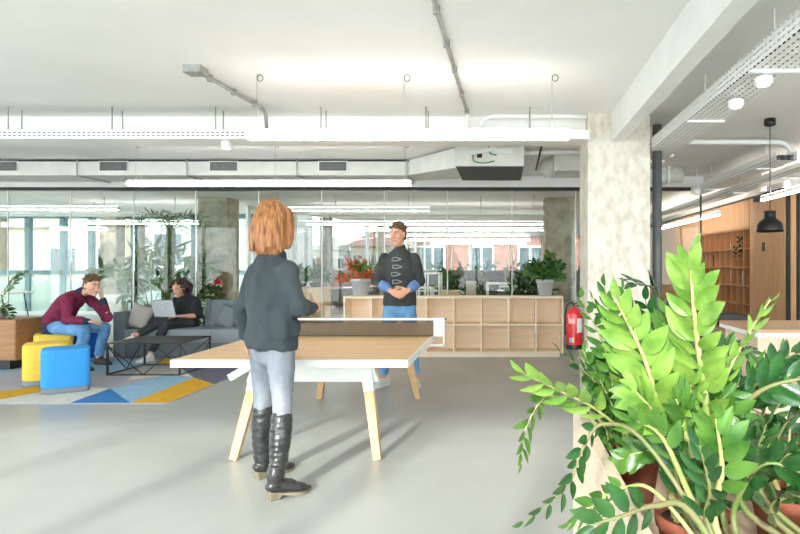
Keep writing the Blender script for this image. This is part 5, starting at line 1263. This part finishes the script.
b.tube([sc-V((0, 0, .02)), sc.lerp(hc, .4), sc.lerp(hc, .8), hc], [(.13, .075), (.125, .08), (.12, .08), (.14, .09)], side=Lv)
for s_, e_, w_, f_ in ((sR, eR, wR, V((.35, -.8, .0))), (sL, eL, wL, V((-.6, -.6, .0)))):
    p, r = bulge(s_, e_, (.045, .042, .037)); limb(b, p, r); p, r = bulge(e_, w_, (.036, .036, .027, .023)); limb(b, p, r); hand_into(b, w_, f_, V((0, 0, -1)), V((0, -.2, 0))+(V((1, 0, 0)) if s_ is sR else V((-1, 0, 0))), .3, .95)
for h_, k_, a_ in ((hL, kL, aL), (hR, kR, aR)):
    p, r = bulge(h_, k_, (.08, .072, .05)); limb(b, p, r); p, r = bulge(k_, a_, (.046, .046, .034)); limb(b, p, r)
link('body', remesh(b, .0065, 1), M['skin2'], Q); face_parts(hd, HF, Q, .96, M['hairdark'])
M['blackcloth'] = mat('black_cotton', rgb(44, 45, 48), rgb(32, 33, 36), rough=.9, scale=(6, 6, 6))
b = MB()
b.tube([hc+V((0, 0, -.03)), hc+V((0, .0, .08)), hc.lerp(sc, .5), hc.lerp(sc, .8), sc-V((0, 0, .0)), sc+V((0, 0, .05)), sc+V((0, 0, .068))], [(.18, .125), (.18, .13), (.175, .125), (.185, .12), (.16, .09), (.09, .07), (.066, .06)], seg=26, side=Lv)
for s_, e_ in ((sR, eR), (sL, eL)): limb(b, [s_-V((0, 0, .01)), s_.lerp(e_, .5), s_.lerp(e_, .92)], [.074, .074, .076])
cloth(b, 'loose_top', M['blackcloth'], Q, .010, .010, 8)
M['blackjean'] = mat('black_denim', rgb(56, 58, 62), rgb(42, 44, 48), rough=.85, scale=(9, 9, 5))
b = MB(); b.tube([hc+V((0, 0, -.05)), hc+V((0, 0, .03))], [(.165, .13), (.16, .12)], side=Lv, seg=24)
for h_, k_, a_ in ((hL, kL, aL), (hR, kR, aR)):
    limb(b, [h_, h_.lerp(k_, .45), k_, k_.lerp(a_, .2), k_.lerp(a_, .55), k_.lerp(a_, .9)], [.094, .084, .066, .062, .056, .046], ends='a'); ball(b, k_, .068)
cloth(b, 'trousers', M['blackjean'], Q, .009, .005, 18)
shoe(Q, V((-4.985, 8.235, .014)), V((-5.09, 8.00, .014)), M['sneaker'], M['white'], w=.04, h=.08)
shoe(Q, V((-5.235, 8.27, .29)), V((-5.37, 8.07, .265)), M['sneaker'], M['white'], w=.04, h=.08)
# curls
b = MB(); rnd = random.Random(8); q = lambda x, y, z: hd+HF @ V((x, y, z))
b.ell(q(0, -.03, .045), (.085, .095, .08), HF, 18, 12); b.ell(q(0, -.06, -.03), (.09, .06, .10), HF, 18, 12)
for k in range(190):
    a, e = rnd.uniform(0, 6.283), rnd.uniform(-.9, 1.5); rr = rnd.uniform(.95, 1.2)
    p = V((.138*math.cos(a)*math.cos(e)*rr, -.035+.11*math.sin(a)*math.cos(e)*rr, .02+.118*math.sin(e)*rr))
    if p.y > .0 and p.z < .06 and abs(p.x) < .085: continue
    if p.y > .05 and p.z < .08: continue
    b.ell(q(*p), (rnd.uniform(.016, .027),)*3, None, 8, 6)
link('hair', remesh(b, .007, 1, .004, 50), M['hairdark'], Q)
# laptop on her lap
M['alu'] = mat('aluminium', rgb(222, 225, 227), rgb(214, 217, 219), rough=.4, metal=.3)
lp = thing('laptop', 'silver open laptop on the lap of the seated woman', 'laptop', P(166, 320, 8.42))
c = V((-4.965, 8.47, .612)); ax = V((.985, -.17, 0)); ay = V((.17, .985, 0))
bb_ = MB(); bb_.bar(c+ay*0-ax*.17, c-ax*.17+ay*.24, .0, .0) if False else None
def slab(o, u, v, n, lu, lv, th): return [o-u*lu/2, o+u*lu/2, o+u*lu/2+v*lv, o-u*lu/2+v*lv, o-u*lu/2+n*th, o+u*lu/2+n*th, o+u*lu/2+v*lv+n*th, o-u*lu/2+v*lv+n*th]
MB().hexa(slab(c, ax, ay, V((0, 0, 1)), .355, .245, .014)).bevel(.003).build('base', M['alu'], lp)
lv_ = (V((0, 0, 1))*.95-ay*.32).normalized(); ln_ = ax.cross(lv_).normalized(); ln_ = ln_ if ln_.y > 0 else -ln_
lo = c+V((0, 0, .016))
lid = MB().hexa(slab(lo, ax, lv_, ln_, .355, .24, .007)).bevel(.003).build('lid', M['alu'], lp)
MB().hexa(slab(lo+ln_*.0072+lv_*.01, ax, lv_, ln_, .335, .22, .001)).build('screen', M['black'], lid)
lc = lo+lv_*.12-ln_*.0012; b = MB()
def appl(f): return lc+ax*f[0]+lv_*f[1]
# white fruit emblem: rounded body with a bite out of its right side, and a leaf
out = []
for k in range(40):
    a = 2*math.pi*k/40; r = .0165*(1+.05*math.cos(2*a)); x, y = r*math.cos(a), r*1.05*math.sin(a)
    if y > .010: y -= .0035*math.exp(-(x/.006)**2)
    if y < -.012: y += .002*math.exp(-(x/.005)**2)
    dx, dy = x-.0185, y-.003
    if dx*dx+dy*dy < .0085**2:
        l = math.hypot(dx, dy); x, y = .0185+dx/l*.0085*(-1 if dx > 0 else 1)*1.0, .003+dy/l*.0085
    out.append((x, y))
vs = [b.bm.verts.new(appl(p)) for p in out]; b.face(vs)
lf = [(.0, .0175), (.001, .0225), (.0065, .0275), (.0055, .0215)]; b.face([b.bm.verts.new(appl(p)) for p in lf])
b.build('emblem', mat('emblem_white', rgb(248, 248, 248), rough=.3), lid)
MB().hexa(slab(c+V((0, 0, .0142))+ay*.10, ax, ay, V((0, 0, 1)), .29, .10, .001)).build('keyboard', M['black'], lp)
# ------------------------------------------------------------------ camera, light
cam = bpy.data.cameras.new('camera'); co = bpy.data.objects.new('camera', cam); COL.objects.link(co)
co.location = (0, 0, CAM_H); co.rotation_euler = (math.pi/2, 0, 0)
cam.sensor_fit = 'HORIZONTAL'; cam.sensor_width = 36; cam.lens = 36*FPX/800; cam.shift_x = -(VX-400)/800; cam.shift_y = 0
cam.clip_start = .05; cam.clip_end = 400; SC.camera = co
w = bpy.data.worlds.new('sky'); SC.world = w; w.use_nodes = True; N, L = w.node_tree.nodes, w.node_tree.links
bg = N['Background']; bg.inputs['Strength'].default_value = SKY
tc = N.new('ShaderNodeTexCoord'); sp = N.new('ShaderNodeSeparateXYZ'); L.new(tc.outputs['Generated'], sp.inputs[0])
r = N.new('ShaderNodeValToRGB'); r.color_ramp.elements[0].position = .0; r.color_ramp.elements[0].color = (.96, .97, 1, 1); r.color_ramp.elements[1].position = .7; r.color_ramp.elements[1].color = (.74, .86, 1, 1)
L.new(sp.outputs[2], r.inputs[0]); L.new(r.outputs[0], bg.inputs[0])
sn = bpy.data.lights.new('sun', 'SUN'); sn.energy = SUN; sn.angle = math.radians(3); sn.color = (1, .95, .87)
so_ = bpy.data.objects.new('sun', sn); COL.objects.link(so_)
el = math.radians(23); hz = V((.27, 1, 0)).normalized(); d = hz*math.cos(el)-V((0, 0, math.sin(el)))
so_.rotation_euler = d.to_track_quat('-Z', 'Y').to_euler()
SC.view_settings.view_transform = 'Standard'; SC.view_settings.look = 'None'; SC.view_settings.exposure = EXPO; SC.view_settings.gamma = 1; SC.view_settings.use_curve_mapping = False
SC.cycles.use_denoising = True; SC.cycles.max_bounces = 14; SC.cycles.diffuse_bounces = 8; SC.cycles.transparent_max_bounces = 32; SC.cycles.glossy_bounces = 5
SC.cycles.sample_clamp_indirect = 25
